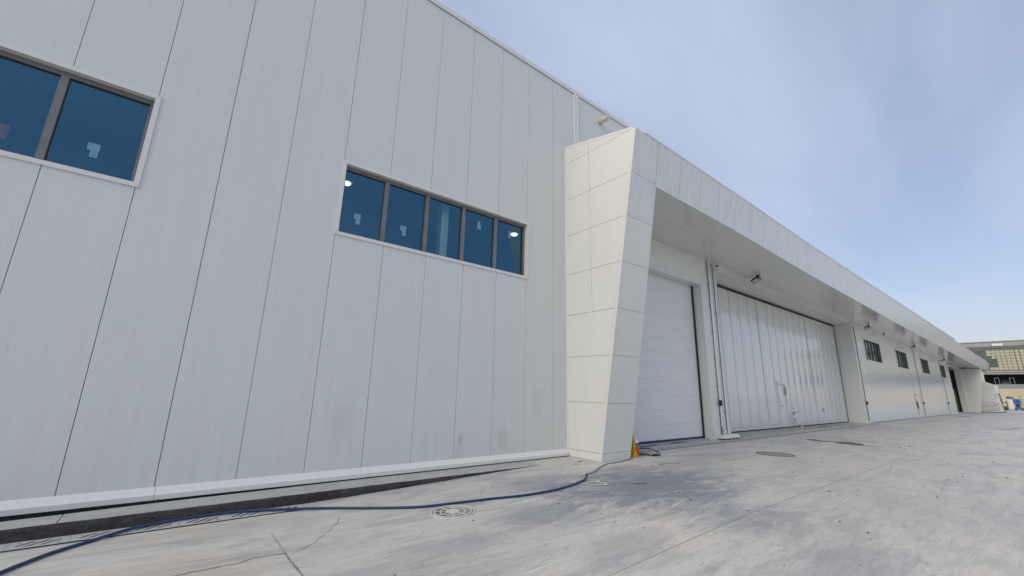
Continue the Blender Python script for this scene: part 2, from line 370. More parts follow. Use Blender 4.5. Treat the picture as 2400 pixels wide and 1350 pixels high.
WY = 8.3333                                            # the wall plane
def gz(x):                                             # the yard falls towards the near end
    t = min(max((7.0-x)/5.0, 0.0), 1.0); t = t*t*(3-2*t)*0.35+t*0.65
    return -0.145*t
TILT = lambda z: 7.165-0.1715*z                        # front plane of the leaning canopy and pillars
ZB = [(9.7, 7.30), (14.5, 7.275), (18, 7.20), (22, 7.115), (39, 6.93), (60, 6.82), (73, 6.70), (99, 6.60), (111, 6.66)]
ZW = [(10, 7.31), (17, 7.32), (39, 7.17), (47, 7.16), (61, 7.05), (78, 6.90), (97, 6.75), (111, 6.75)]      # soffit height at the wall
ZT = [(8.59, 8.585), (12, 8.555), (17, 8.54), (22, 8.45), (39, 8.375), (57, 8.34), (73, 8.27), (103, 8.19), (111, 8.03)]

# ------------------------------------------------------------------ ground
xs = [-600, -200, -60, -20, -8] + [i*0.25 for i in range(-8, 33)] + [9, 12, 16, 24, 40, 80, 160, 300, 700]
ys = [-600, -200, -60, -20] + [i*1.0 for i in range(-8, 8)] + [7.615]
mb = MB()
def sheet(mb, xs, ys, zf):
    nx = len(xs); vs = [(x, y, zf(x, y)) for y in ys for x in xs]
    mb.add(vs, [(j*nx+i, j*nx+i+1, (j+1)*nx+i+1, (j+1)*nx+i) for j in range(len(ys)-1) for i in range(nx-1)])
sheet(mb, xs, ys, lambda x, y: gz(x))
sheet(mb, [7.0, 9, 12, 16, 24, 40, 80, 160, 300, 700], [7.615, 8.0, 8.7, 9.4, 12, 40, 600], lambda x, y: 0.0)
sheet(mb, [-600, -60, -10, 7.0], [8.5, 40, 600], lambda x, y: -0.03)
yard = part('concrete_yard', mb, M['concrete'], None, (0, 0, 0)); tag(yard, kind='structure')
def strip(name, pts, w, mat, lift=0.004, parent=yard, jit=0.0):
    """thin filled joint or crack lying on the yard"""
    mb = MB(); P = [Vector((x, y, 0)) for x, y in pts]
    if jit:
        Q = []
        for a, b in zip(P, P[1:]):
            n = max(2, int((b-a).length/0.06))
            for k in range(n): Q.append(a.lerp(b, k/n)+Vector((random.uniform(-jit, jit), random.uniform(-jit, jit), 0)))
        P = Q+[P[-1]]
    else:
        Q = []
        for a, b in zip(P, P[1:]):
            n = max(1, int((b-a).length/0.5))
            for k in range(n): Q.append(a.lerp(b, k/n))
        P = Q+[P[-1]]
    vs = []
    for i, p in enumerate(P):
        t = (P[min(i+1, len(P)-1)]-P[max(i-1, 0)]).normalized(); u = Vector((-t.y, t.x, 0))
        ww = w*(random.uniform(0.4, 1.3) if jit else 1)
        for q in (p+u*ww/2, p-u*ww/2): vs.append((q.x, q.y, gz(q.x)+lift))
    mb.add(vs, [(2*i, 2*i+1, 2*i+3, 2*i+2) for i in range(len(P)-1)])
    return part(name, mb, mat, parent)
M['joint'] = noisy('joint_sealant', (0.27, 0.27, 0.265), (0.52, 0.51, 0.48), 1.6, 0.85)
M['rust'] = noisy('rusty_joint', (0.21, 0.175, 0.135), (0.33, 0.30, 0.26), 9, 0.85)
M['stain'] = noisy('dark_stain', (0.085, 0.085, 0.082), (0.13, 0.128, 0.12), 5, 0.6)
strip('joint', [(-12, 3.03), (110, 3.0)], 0.008, M['joint'])
strip('joint', [(-12, -3.0), (110, -3.0)], 0.012, M['joint'])
strip('joint', [(1.30, 6.4), (1.30, 5.55)], 0.012, M['joint'])
strip('joint', [(1.30, 5.55), (1.36, 3.03)], 0.02, M['rust'], jit=0.006)
strip('joint', [(1.36, 3.0), (1.36, -3)], 0.012, M['joint'])
strip('joint', [(5.15, 7.5), (5.19, 6.7)], 0.012, M['joint'])
strip('joint', [(22, 3.0), (22, 8.3)], 0.02, M['joint'])
strip('crack', [(2.2, 6.62), (2.09, 6.35), (1.66, 5.75), (1.38, 5.53)], 0.010, M['joint'], jit=0.012)
strip('crack', [(1.32, 5.56), (1.0, 5.60), (0.86, 5.546), (0.41, 5.55), (0.0, 5.45)], 0.016, M['rust'], jit=0.012)
for pts in ([(10.2, 6.0), (9.8, 6.2), (9.5, 6.15)], [(16.0, 6.6), (15.2, 6.75)], [(25, 5.2), (23.8, 5.6)]):
    strip('scrape', pts, 0.03, M['stain'], jit=0.01)

# kerb plinth along the foot of the hall
kerb = tag(bpy.data.objects.new('kerb', None), kind='structure'); COL.objects.link(kerb); kerb.location = (-12, 7.62, 0)
bk = lambda x: lerp([(-1.3, 8.05), (0.3, 8.16), (2.7, 8.235), (4.4, 8.265), (8.6, 8.30)], x)
kx = [-12, -4.2, -0.78, 2.05, 5.0, 7.0]
for a, b in zip(kx, kx[1:]):
    a2, b2 = a+0.006, b-0.006; n = 5; mb = MB(); top = []
    for i in range(n+1):
        x = a2+(b2-a2)*i/n; top.append(x)
    for x0, x1 in zip(top, top[1:]):
        mb.prism([(x0, 7.630, 0.0), (x1, 7.630, 0.0), (x1, bk(x1), 0.0), (x0, bk(x0), 0.0)], (0, 0, -0.3))
    part('kerb_slab', mb, M['pad'], kerb)
mb = MB(); n = 150; px = [-12+19.0*i/n for i in range(n+1)]
rows = []
for x in px:
    h = gz(x); w = random.uniform(-1, 1)
    fall = min(1.0, -h/0.03+0.15)
    rows.append([(x, 7.622, 0.002+0.004*w*fall), (x, 7.612+0.006*w, -0.016*fall+0.003*w), (x, 7.606+0.008*random.uniform(-1, 1), h*0.5), (x, 7.612+0.006*random.uniform(-1, 1), h-0.02)])
vs = [v for rw in rows for v in rw]
mb.add(vs, [(4*i+k, 4*i+k+1, 4*(i+1)+k+1, 4*(i+1)+k) for i in range(n) for k in range(3)])
mb.add([(x, y, z) for x in (-12, 7.0) for y, z in ((7.64, 0.0),)], [])
part('bitumen_face', mb, M['bitumen'], kerb, smooth=True)
part('bitumen_gap', MB().box(-12, 8.56, 8.0, 8.27, -0.32, -0.11), M['bitumen'], kerb)
part('bitumen_footing', MB().box(-12, 8.56, 8.275, 8.6, -0.32, 0.019), M['bitumen'], kerb)
part('kerb_slab', MB().prism([(7.004, 7.618, -0.002), (8.58, 7.618, -0.002), (8.58, 8.30, -0.002), (7.004, 8.29, -0.002)], (0, 0, -0.1)), M['concrete'], kerb)

# ------------------------------------------------------------------ the tall hall
HX0, HX1 = -9.93, 20.07
hall = thing('tall_hall', 'tall windowed hall of white vertical wall panels with blue tinted ribbon windows', 'building', (5, WY, 0))
part('core', MB().box(HX0, 100, 12.0, 32, 0, 11.3).box(HX0, 100, WY+0.10, 12.0, 11.0, 11.3).box(HX0-0.02, HX0+0.2, WY+0.1, 12, 0, 11.3).box(99.8, 100, WY+0.2, 12, 7, 11.3), M['dark'], hall)
ROOF = 11.44
WIN = [(-5.96, -0.89, [-4.99, -3.99, -2.99, -1.99]), (2.05, 7.13, [3.05, 4.05, 5.06, 6.05])]
wz0, wz1 = 4.595, 6.237
def wall_piece(x0, x1, z0, z1, gap):
    key = (round(x1-x0, 3), round(z0, 2), round(z1, 2), round(gap, 3))
    if key not in cache:
        w = x1-x0; mb = MB(); g = gap/2; e = 0.006
        mb.add([(g+e, 0, z0), (w-g-e, 0, z0), (w-g-e, 0, z1), (g+e, 0, z1), (g, e, z0), (g, 0.07, z0), (g, 0.07, z1), (g, e, z1), (w-g, e, z0), (w-g, 0.07, z0), (w-g, 0.07, z1), (w-g, e, z1)],
               [(0, 1, 2, 3), (4, 0, 3, 7), (5, 4, 7, 6), (1, 8, 11, 2), (8, 9, 10, 11), (5, 6, 10, 9), (3, 2, 11, 10, 6, 7), (0, 4, 5, 9, 8, 1)])
        cache[key] = mb.mesh('wall_panel')
    return link('wall_panel', cache[key], M['wall'], hall, (x0-5, random.uniform(-0.0015, 0.0015), 0))
cache = {}
for i in range(30):
    x0 = HX0+i; x1 = x0+1; g = 0.006 if i % 3 else 0.009
    cuts = [w for w in WIN if x1 > w[0]+0.3 and x0 < w[1]-0.3]
    if cuts:
        wall_piece(x0, x1, 0.178, wz0+0.03, g); wall_piece(x0, x1, wz1-0.03, ROOF, g)
    else: wall_piece(x0, x1, 0.178 if x0 < 8.5 else 7.9, ROOF, g)
# seam backing behind the panels (with openings for the windows)
mb = MB(); yb0, yb1 = WY+0.045, WY+0.09
mb.box(HX0, 8.9, yb0, yb1, 0.02, wz0+0.02); mb.box(HX0, 8.9, yb0, yb1, wz1-0.02, 7.89).box(HX0, 20.0, yb0, yb1, 7.9, ROOF-0.01)
for a, b in ((HX0, WIN[0][0]+0.06), (WIN[0][1]-0.06, WIN[1][0]+0.06), (WIN[1][1]-0.06, 8.9)): mb.box(a, b, yb0, yb1, wz0+0.02, wz1-0.02)
part('panel_seam', mb, M['seam'], hall)
part('upper_wall', MB().box(20.09, 100, WY+0.002, WY+0.1, 7.9, ROOF), M['wall'], hall)
# roof edge flashing in lengths
for a in range(-10, 100, 6):
    b = min(a+6, 100)
    part('roof_flashing', MB().prism([(a+0.003, WY-0.035, 11.46), (a+0.003, WY-0.035, 11.60), (a+0.003, WY+0.02, 11.625), (a+0.003, WY+0.6, 11.62), (a+0.003, WY+0.6, 11.46)], (b-a-0.006, 0, 0)), M['trim'], hall)
# sloped base flashing in 3 m lengths
fx = [-9.9, -6.9, -3.0, 0.09, 3.04, 6.1, 8.585]
for a, b in zip(fx, fx[1:]):
    part('base_flashing', MB().prism([(a+0.002, WY+0.04, 0.183), (a+0.002, WY-0.004, 0.183), (a+0.002, WY-0.108, 0.092), (a+0.002, WY-0.108, 0.024), (a+0.002, WY+0.04, 0.024)], (b-a-0.004, 0, 0)), M['trim'], hall)
# windows
def hall_window(x0, x1, mull, stickers):
    o = bpy.data.objects.new('window', None); COL.objects.link(o); o.parent = hall; o.location = (x0-5, 0, wz0)
    t = 0.07; y0, y1 = WY-0.022, WY+0.11
    for poly in ([(x0, wz0), (x1, wz0), (x1-t, wz0+t), (x0+t, wz0+t)], [(x1, wz0), (x1, wz1), (x1-t, wz1-t), (x1-t, wz0+t)],
                 [(x1, wz1), (x0, wz1), (x0+t, wz1-t), (x1-t, wz1-t)], [(x0, wz1), (x0, wz0), (x0+t, wz0+t), (x0+t, wz1-t)]):
        cx = sum(p[0] for p in poly)/4; cz = sum(p[1] for p in poly)/4
        poly = [(cx+(p[0]-cx)*0.9993, y0, cz+(p[1]-cz)*0.9993) for p in poly]
        part('window_surround', MB().prism(poly, (0, y1-y0, 0)), M['trim'], o)
    a, b, lo, hi = x0+t, x1-t, wz0+t, wz1-t; ya, yb = WY+0.085, WY+0.15
    part('window_frame', MB().box(a, b, ya, yb, lo, lo+0.045).box(a, b, ya, yb, hi-0.075, hi).box(a, a+0.03, ya, yb, lo+0.045, hi-0.075).box(b-0.05, b, ya, yb, lo+0.045, hi-0.075), M['frame'], o)
    for mx in mull:
        part('mullion', MB().box(mx-0.045, mx+0.045, ya-0.012, yb, lo+0.046, hi-0.076), M['frame'], o)
    ed = [a]+mull+[b]
    for p, q in zip(ed, ed[1:]):
        part('gasket', MB().box(p+0.03, p+0.052, yb-0.03, yb-0.005, lo+0.046, hi-0.076).box(p+0.052, q-0.03, yb-0.03, yb-0.005, hi-0.092, hi-0.0765), M['black'], o)
        tl = random.uniform(-0.003, 0.003)
        part('pane', MB().add([(p+0.02, yb-0.02+tl, lo+0.02), (q-0.02, yb-0.02-tl, lo+0.02), (q-0.02, yb-0.02-tl+random.uniform(-.002, .002), hi-0.05), (p+0.02, yb-0.02+tl, hi-0.05)], [(0, 1, 2, 3)]), M['glass'], o)
    for sx, sz, k in stickers:
        mb = MB(); y = yb-0.012
        if k == 0: shp = [(-0.07, -0.01, 0.07, 0.11), (-0.025, -0.12, 0.065, -0.0105)]
        elif k == 1: shp = [(-0.075, -0.12, 0.04, 0.0), (-0.06, 0.0005, 0.015, 0.10)]
        else: shp = [(-0.03, -0.11, 0.04, 0.10)]
        for u0, v0, u1, v1 in shp: mb.box(sx+u0, sx+u1, y, y+0.002, sz+v0, sz+v1)
        part('sticker', mb, M['paper'], o)
hall_window(*WIN[0], [(-1.51, 5.07, 0)])
hall_window(*WIN[1], [(2.50, 5.09, 0), (3.53, 5.10, 0), (5.58, 5.79, 1), (6.56, 5.79, 2)])
# downpipe casing and overflow spout above the canopy
part('downpipe', MB().box(9.03, 9.075, WY-0.05, WY-0.001, 7.8, 11.44).box(9.077, 9.145, WY-0.035, WY-0.001, 7.8, 11.44).box(9.147, 9.20, WY-0.075, WY-0.001, 7.8, 11.40), M['trim'], hall)
sp = part('overflow_spout', MB().cyl((10.36, WY-0.40, 10.95), (10.36, WY+0.05, 10.99), 0.10, n=20), M['beige'], hall, smooth=False)
part('spout_collar', MB().cyl((10.36, WY-0.006, 10.985), (10.36, WY-0.03, 10.983), 0.12, n=20), M['beige'], sp)
# things seen through the tinted glass
part_col = part('column', MB().box(4.70, 4.90, 8.90, 9.10, 0, 11.0), M['column'], hall)
for (lx, lz, lb) in ((2.85, 7.02, 'round lit ceiling lamp behind the left end pane of the ribbon window'), (8.41, 6.86, 'round lit ceiling lamp behind the right end pane of the ribbon window')):
    ly = 11.0 if lx < 4 else 10.6
    o = thing('ceiling_lamp', lb, 'lamp', (lx, ly, lz), 'lit lamps inside the hall')
    part('lamp_disc', MB().cyl((lx, ly, lz), (lx, ly, lz+0.03), 0.10, n=20), M['lamp'], o)
    part('lamp_housing', MB().cyl((lx, ly, lz+0.031), (lx, ly, lz+0.10), 0.16, 0.10, n=20), M['trim'], o)
    part('lamp_rod', MB().cyl((lx, ly, lz+0.10), (lx, ly, 11.0), 0.01, n=6), M['black'], o)
part_r = part('fire_sign', MB().box(-2.75, -2.43, 8.75, 8.76, 5.0, 5.22), M['red'], hall)

# ------------------------------------------------------------------ canopy with its leaning end pillars
canopy = thing('loading_canopy', 'long white panelled canopy leaning outward over the loading doors with wedge pillars', 'canopy', (9, 7.165, 0))
def topz(y, zt): return zt+(y-TILT(zt))*(9.21-8.585)/(WY-5.69)
mb = MB(); cx = [9.72, 12, 14.5, 18, 22, 30, 39, 50, 60, 73, 88, 99, 110]
prof = []
for x in cx:
    zb, zt = lerp(ZB, x)+0.02, lerp(ZT, x)-0.015
    prof.append([(x, TILT(zb)+0.02, zb), (x, WY-0.002, lerp(ZW, x)+0.02), (x, WY-0.002, topz(WY, zt)), (x, TILT(zt)+0.02, zt)])
vs = [v for p in prof for v in p]; n = len(cx)
mb.add(vs, [(4*i+k, 4*i+(k+1) % 4, 4*(i+1)+(k+1) % 4, 4*(i+1)+k) for i in range(n-1) for k in range(4)]+[(0, 3, 2, 1), (4*n-4, 4*n-3, 4*n-2, 4*n-1)])
part('core', mb, M['seam'], canopy)
x = 9.70; k = 0
xsf = []
while x < 109.9: xsf.append(x); x += 1.2
xsf.append(110.0)
for a, b in zip(xsf, xsf[1:]):
    j = random.uniform(-0.0025, 0.0025); j2 = random.uniform(-0.003, 0.003)
    def fp(x, z, o): return (x, TILT(z)+o, z)
    g = 0.011; za, zb = lerp(ZB, a), lerp(ZB, b); ta, tb = lerp(ZT, a), lerp(ZT, b)
    fr = [fp(a+g, za, j), fp(b-g, zb, -j), fp(b-g, tb, -j+j2), fp(a+g, ta, j+j2)]
    part('fascia_panel', MB().prism(fr, (0, 0.018, 0.003)), M['fascia'], canopy)
xs2 = [9.75]+[9.7+4.8*i for i in range(1, 19)]+[97.0]
for a, b in zip(xs2, xs2[1:]):
    za, zb = lerp(ZB, a), lerp(ZB, b); g = 0.004; ym = 7.1
    wa, wb = lerp(ZW, a), lerp(ZW, b); ya_, yb_ = TILT(za)+0.02, TILT(zb)+0.02
    def sz_(y, z0, z1, y0): return z0+(z1-z0)*(y-y0)/(WY-y0)
    for y0, y1 in ((None, ym-0.003), (ym+0.003, WY-0.004)):
        A0 = y0 or ya_; B0 = y0 or yb_
        part('soffit_panel', MB().prism([(a+g, A0, sz_(A0, za, wa, ya_)), (b-g, B0, sz_(B0, zb, wb, yb_)), (b-g, y1, sz_(y1, zb, wb, yb_)), (a+g, y1, sz_(y1, za, wa, ya_))], (0, 0, 0.018)), M['soffit'], canopy)
for a in range(9, 110, 6):
    b = min(a+6, 110); za, zb = lerp(ZT, a), lerp(ZT, b); a = max(a, 8.6)
    part('canopy_flashing', MB().add([(a, TILT(za)-0.012, za-0.01), (b, TILT(zb)-0.012, zb-0.01), (b, TILT(zb)-0.012, zb+0.03), (a, TILT(za)-0.012, za+0.03), (a, TILT(za)+0.1, za+0.05), (b, TILT(zb)+0.1, zb+0.05), (a, TILT(za)+0.1, za-0.01), (b, TILT(zb)+0.1, zb-0.01)],
         [(0, 1, 2, 3), (3, 2, 5, 4), (4, 5, 7, 6), (6, 7, 1, 0), (0, 3, 4, 6), (1, 7, 5, 2)]), M['trim'], canopy)
    part('canopy_roof', MB().prism([(a+0.002, TILT(za)+0.1, za+0.012), (b-0.002, TILT(zb)+0.1, zb+0.012), (b-0.002, WY-0.001, topz(WY, zb)+0.012), (a+0.002, WY-0.001, topz(WY, za)+0.012)], (0, 0, -0.02)), M['trim'], canopy)
JZ = [0.19, 1.40, 2.59, 3.77, 4.98, 6.19, 7.36, 8.587]
def pillar(X0, X1, ztop, fullface):
    # inner solid
    e = 0.012
    zt = ztop
    side = [(TILT(0)+e, 0.0), (WY-0.002, 0.0), (WY-0.002, topz(WY, zt)-0.02), (TILT(zt)+e, zt-0.02)]
    part('core', MB().prism([(X0+e, y, z) for y, z in side], (X1-X0-2*e, 0, 0)), M['seam'], canopy)
    g = 0.005; tr = 0.10
    zs = [0.0]+JZ+[9.4]
    for a, b in zip(zs, zs[1:]):
        if a > zt+0.01: break
        cols = [(7.348, WY-0.02), (0, 7.340)] if a > 3.7 else [(0, WY-0.02)]
        for y0, y1 in cols:
            poly = [(0, -1), (WY-0.02, -1), (WY-0.02, 12), (0, 12)]
            poly = clip(poly, (0, -1), -(a+g)); poly = clip(poly, (0, 1), b-g)
            poly = clip(poly, (1, 0), y1); poly = clip(poly, (-1, 0), -y0)
            poly = clip(poly, (-1, -0.1715), -(7.165+tr))                      # keeps y >= leaning edge + trim
            sl = (9.21-8.585)/(WY-5.69); 
            poly = clip(poly, (-sl, 1), zt-sl*TILT(zt)-0.05)
            if len(poly) < 3: continue
            ar = abs(sum(poly[i][0]*poly[(i+1) % len(poly)][1]-poly[(i+1) % len(poly)][0]*poly[i][1] for i in range(len(poly))))/2
            if ar < 0.003: continue
            part('cladding_panel', MB().prism([(X0, y, z) for y, z in poly], (0.011, 0, 0)), M['clad'], canopy)
    # edge trims: front edge, wall edge, top edge
    part('edge_trim', MB().prism([(X0-0.004, TILT(0)-0.004, 0.0), (X0-0.004, TILT(0)+tr-0.006, 0.0), (X0-0.004, TILT(zt)+tr-0.006, zt+0.015), (X0-0.004, TILT(zt)-0.004, zt)], (0.014, 0, 0)), M['trim'], canopy)
    part('edge_trim', MB().box(X0-0.006, X0+0.012, WY-0.05, WY-0.001, 0.19, topz(WY, zt)-0.06), M['trim'], canopy)
    part('edge_trim', MB().prism([(X0-0.006, TILT(zt)+tr, topz(TILT(zt)+tr, zt)-0.05), (X0-0.006, WY-0.001, topz(WY, zt)-0.05), (X0-0.006, WY-0.001, topz(WY, zt)+0.03), (X0-0.006, TILT(zt)+tr, topz(TILT(zt)+tr, zt)+0.03)], (0.03, 0, 0)), M['trim'], canopy)
    # leaning front face, one panel per joint
    zf = [z for z in zs if z < 8.58]+[zt-0.012]
    for a, b in zip(zf, zf[1:]):
        xb = X1 if b <= 7.37 else 9.694
        if not fullface and a > 6.5: break
        part('cladding_panel', MB().prism([(X0+0.011, TILT(a+g), a+g), (xb, TILT(a+g), a+g), (xb, TILT(b-g), b-g), (X0+0.011, TILT(b-g), b-g)], (0, 0.010, 0.0017)), M['fascia' if a > 5 else 'clad'], canopy)
    part('cladding_panel', MB().prism([(X1-0.012, TILT(0.0)+0.012, 0.0), (X1-0.012, WY-0.02, 0.0), (X1-0.012, WY-0.02, 7.28), (X1-0.012, TILT(7.28)+0.012, 7.28)], (0.010, 0, 0)), M['clad'], canopy)
pillar(8.588, 9.745, 8.585, True)
# far pillar below the canopy
def far_pillar(X0, X1):
    zt = lerp(ZB, X0)-0.004; zs = [0.0]+[z for z in JZ if z < zt-0.2]+[zt]
    part('core', MB().prism([(X0+0.012, TILT(0)+.012, 0.0), (X0+0.012, WY-0.002, 0.0), (X0+0.012, WY-0.002, zt), (X0+0.012, TILT(zt)+.012, zt)], (X1-X0-0.024, 0, 0)), M['seam'], canopy)
    for a, b in zip(zs, zs[1:]):
        g = 0.004
        part('cladding_panel', MB().prism([(X0, TILT(a+g)+0.011, a+g), (X0, WY-0.003, a+g), (X0, WY-0.003, b-g), (X0, TILT(b-g)+0.011, b-g)], (0.011, 0, 0)), M['clad'], canopy)
        part('cladding_panel', MB().prism([(X0, TILT(a+g), a+g), (X1, TILT(a+g), a+g), (X1, TILT(b-g), b-g), (X0, TILT(b-g), b-g)], (0, 0.010, 0.0017)), M['clad'], canopy)
far_pillar(97.2, 98.6)

# ------------------------------------------------------------------ the loading building under the canopy
low = thing('loading_building', 'white loading bay front under the canopy with tall doors and barred windows', 'building', (17, WY, 0))
D1 = (11.4, 16.57, 6.10, 8.72)       # x0, x1, top, door plane
D2 = (18.02, 38.42, 7.0, 9.40)
D3 = (84.7, 97.0, 6.62, 9.2)
def bayz(x): return lerp(ZW, x)-0.002
mb = MB()
def wp(x0, x1, z0, z1, t=0.16): 
    return part('wall_panel', MB().box(x0, x1, WY, WY+t, z0, z1), M['lowwall'], low)
wp(9.76, D1[0]-0.45, 0, bayz(11)); 
for a, b in ((10.96, 12.5), (12.51, 13.95), (13.96, 15.4), (15.41, 17.10)): wp(a, b, D1[2]+0.18, bayz(b))
wp(17.11, 17.56, 0.02, bayz(17.5)); wp(17.57, D2[0]-0.1, 0.02, bayz(18))
# door 1 surround
part('door_surround', MB().box(16.57, 17.09, WY-0.02, 8.80, 0.0, D1[2]+0.20).box(D1[0]-0.45, D1[0], WY-0.02, 8.80, 0.0, D1[2]+0.20).box(D1[0], 16.57, WY-0.018, 8.76, D1[2], D1[2]+0.20), M['trim'], low)
part('door_guide', MB().box(16.50, 16.565, 8.66, 8.71, 0.03, D1[2]-0.002), M['rubber'], low)
# sectional door
sd_ = bpy.data.objects.new('sectional_door', None); COL.objects.link(sd_); sd_.parent = low; sd_.location = (D1[0]-17, D1[3]-WY, 0)
nS = 12; hS = (D1[2]+0.1-0.10)/nS; key = None
for i in range(nS):
    z0 = 0.10+i*hS
    if key is None:
        pr = [(0.006, 0.006)]; nr = 5; rh = (hS-0.003)/nr
        for q in range(nr):
            u = q*rh+0.0015
            pr += [(0.006, u), (0.0, u+0.008), (0.0, u+rh-0.010), (0.006, u+rh-0.002)]
        pr = pr[1:]; w = D1[1]-D1[0]-0.12; m2 = MB(); n = len(pr)
        m2.add([(0, y, z) for y, z in pr]+[(w, y, z) for y, z in pr], [(k, n+k, n+k+1, k+1) for k in range(n-1)])
        m2.box(0, w, 0.0065, 0.04, 0.001, hS-0.001); key = m2.mesh('door_section')
    link('door_section', key, M['section'], sd_, (0.06, random.uniform(-0.002, 0.002), z0))
part('bottom_seal', MB().box(D1[0]+0.05, D1[1]-0.05, 8.70, 8.76, 0.035, 0.098), M['navy'], sd_)
part('door_sill', MB().box(D1[0], D1[1], 8.5, 9.2, 0.003, 0.03), M['pad'], low)
# big folding door
for a, b in ((D2[1], D2[1]+0.35), (17.93, D2[0])): part('door_reveal', MB().box(a, b, WY-0.015, 9.46, 0.0, 7.16 if a > 20 else 7.30), M['clad'], low)
part('door_lintel', MB().box(D2[0], D2[1], WY-0.012, 9.46, D2[2], D2[2]+0.03).box(D2[0], D2[1], WY-0.016, WY+0.05, D2[2]+0.031, D2[2]+0.10), M['trim'], low)
for a in (18.0, 21.4, 24.8, 28.2, 31.6, 35.0): part('wall_panel', MB().prism([(a+0.003, WY, D2[2]+0.102), (a+3.4, WY, D2[2]+0.102), (a+3.4, WY, bayz(a+3.4)+0.012), (a+0.003, WY, bayz(a)+0.012)], (0, 0.15, 0)), M['lowwall'], low)
part('door_track', MB().box(D2[0], D2[1], 9.33, 9.38, D2[2]-0.10, D2[2]-0.02), M['rubber'], low)
part('door_seal', MB().box(D2[1]-0.11, D2[1]-0.005, 9.36, 9.392, 0.03, D2[2]-0.11), M['rubber'], low)
part('door_backing', MB().box(D2[0]-0.05, D2[1]+0.05, 9.455, 9.6, 0.0, D2[2]+0.1).box(D1[0]-0.1, D1[1]+0.1, 8.81, 8.9, 0, D1[2]+0.2), M['dark'], low)
fd = bpy.data.objects.new('folding_door', None); COL.objects.link(fd); fd.parent = low; fd.location = (D2[0]-17, D2[3]-WY, 0)
leaves = [(18.06, 24.87), (24.89, 32.37), (32.39, 38.3)]
WK = (26.30, 27.45, 0.12, 2.44)
HT = (28.15, 29.25, 0.13, 0.86)
for li, (a, b) in enumerate(leaves):
    st = 0.16; nP = 6 if li != 1 else 7
    part('stile', MB().box(a, a+st, D2[3]-0.030, D2[3]+0.04, 0.06, D2[2]-0.11), M['door'], fd)
    part('stile', MB().box(b-st, b, D2[3]-0.030, D2[3]+0.04, 0.06, D2[2]-0.11), M['door'], fd)
    part('bottom_rail', MB().box(a+st, b-st, D2[3]-0.028, D2[3]+0.04, 0.06, 0.20), M['door'], fd)
    pw = (b-a-2*st)/nP
    for k in range(nP):
        x0 = a+st+k*pw+0.013; x1 = a+st+(k+1)*pw-0.013; z0, z1 = 0.205, D2[2]-0.115
        spans = [(x0, x1, z0, z1)]
        for hx0, hx1, hz0, hz1 in (WK, HT):
            nw = []
            for (p, q, u, v) in spans:
                if q <= hx0 or p >= hx1 or u >= hz1+0.01: nw.append((p, q, u, v)); continue
                nw.append((p, q, hz1+0.004, v))
                if p < hx0-0.02: nw.append((p, hx0-0.004, u, hz1+0.004-0.001))
                if q > hx1+0.02: nw.append((hx1+0.004, q, u, hz1+0.004-0.001))
            spans = nw
        for (p, q, u, v) in spans:
            tl = random.uniform(-0.0025, 0.0025); bw = random.uniform(0.003, 0.005); nn = 8
            m2 = MB(); rowsv = []
            for z in (u, v):
                rowsv += [(p+(q-p)*i/nn, D2[3]-0.002-bw*math.sin(math.pi*i/nn)+tl*(i/nn-0.5)+(0.004 if i in (0, nn) else 0), z) for i in range(nn+1)]
            m2.add(rowsv, [(i, i+1, nn+2+i, nn+1+i) for i in range(nn)])
            m2.add([(p, D2[3]+0.03, u), (q, D2[3]+0.03, u), (q, D2[3]+0.03, v), (p, D2[3]+0.03, v)], [(0, 3, 2, 1)])
            part('door_panel', m2, M['door'], fd, smooth=True)
part('bottom_seal', MB().box(D2[0]+0.02, D2[1]-0.12, D2[3]-0.01, D2[3]+0.03, 0.005, 0.058), M['rubber'], fd)
for hz in (1.05,):
    part('door_handle', MB().box(33.35, 33.42, D2[3]-0.07, D2[3]-0.03, 0.75, 1.0), M['steel'], fd)
wk = bpy.data.objects.new('wicket_door', None); COL.objects.link(wk); wk.parent = low; wk.location = (WK[0]-17, D2[3]-WY, WK[2])
part('door_frame', MB().box(WK[0], WK[0]+0.13, D2[3]-0.05, D2[3]+0.03, WK[2], WK[3]).box(WK[1]-0.13, WK[1], D2[3]-0.05, D2[3]+0.03, WK[2], WK[3]).box(WK[0]+0.13, WK[1]-0.13, D2[3]-0.05, D2[3]+0.03, WK[3]-0.12, WK[3]).box(WK[0]-0.03, WK[1]+0.03, D2[3]-0.09, D2[3]-0.051, WK[3]-0.04, WK[3]+0.02), M['door'], wk)
part('door_leaf', MB().box(WK[0]+0.135, WK[1]-0.145, D2[3]+0.0, D2[3]+0.035, WK[2]+0.01, WK[3]-0.14), M['door'], wk)
part('door_shadow_gap', MB().box(WK[1]-0.144, WK[1]-0.131, D2[3]+0.01, D2[3]+0.03, WK[2]+0.01, WK[3]-0.125).box(WK[0]+0.135, WK[1]-0.145, D2[3]+0.01, D2[3]+0.03, WK[3]-0.138, WK[3]-0.122), M['rubber'], wk)  # dark strips stand in for the shade in the gap round the leaf
part('door_closer', MB().box(WK[1]-0.20, WK[1]-0.05, D2[3]-0.09, D2[3]-0.051, 1.75, 2.0).box(WK[1]-0.17, WK[1]-0.14, D2[3]-0.10, D2[3]-0.001, 2.01, 2.22), M['steel'], wk)
part('door_handle', MB().box(WK[0]+0.22, WK[0]+0.37, D2[3]-0.055, D2[3]-0.035, 1.16, 1.19).box(WK[0]+0.22, WK[0]+0.24, D2[3]-0.034, D2[3]-0.001, 1.16, 1.19), M['black'], wk)
ht = part('hatch', MB().box(HT[0]+0.02, HT[1]-0.02, D2[3]-0.004, D2[3]+0.03, HT[2]+0.02, HT[3]-0.05), M['door'], low)
part('hatch_frame', MB().box(HT[0], HT[1], D2[3]-0.04, D2[3]+0.03, HT[3]-0.045, HT[3]), M['trim'], ht)
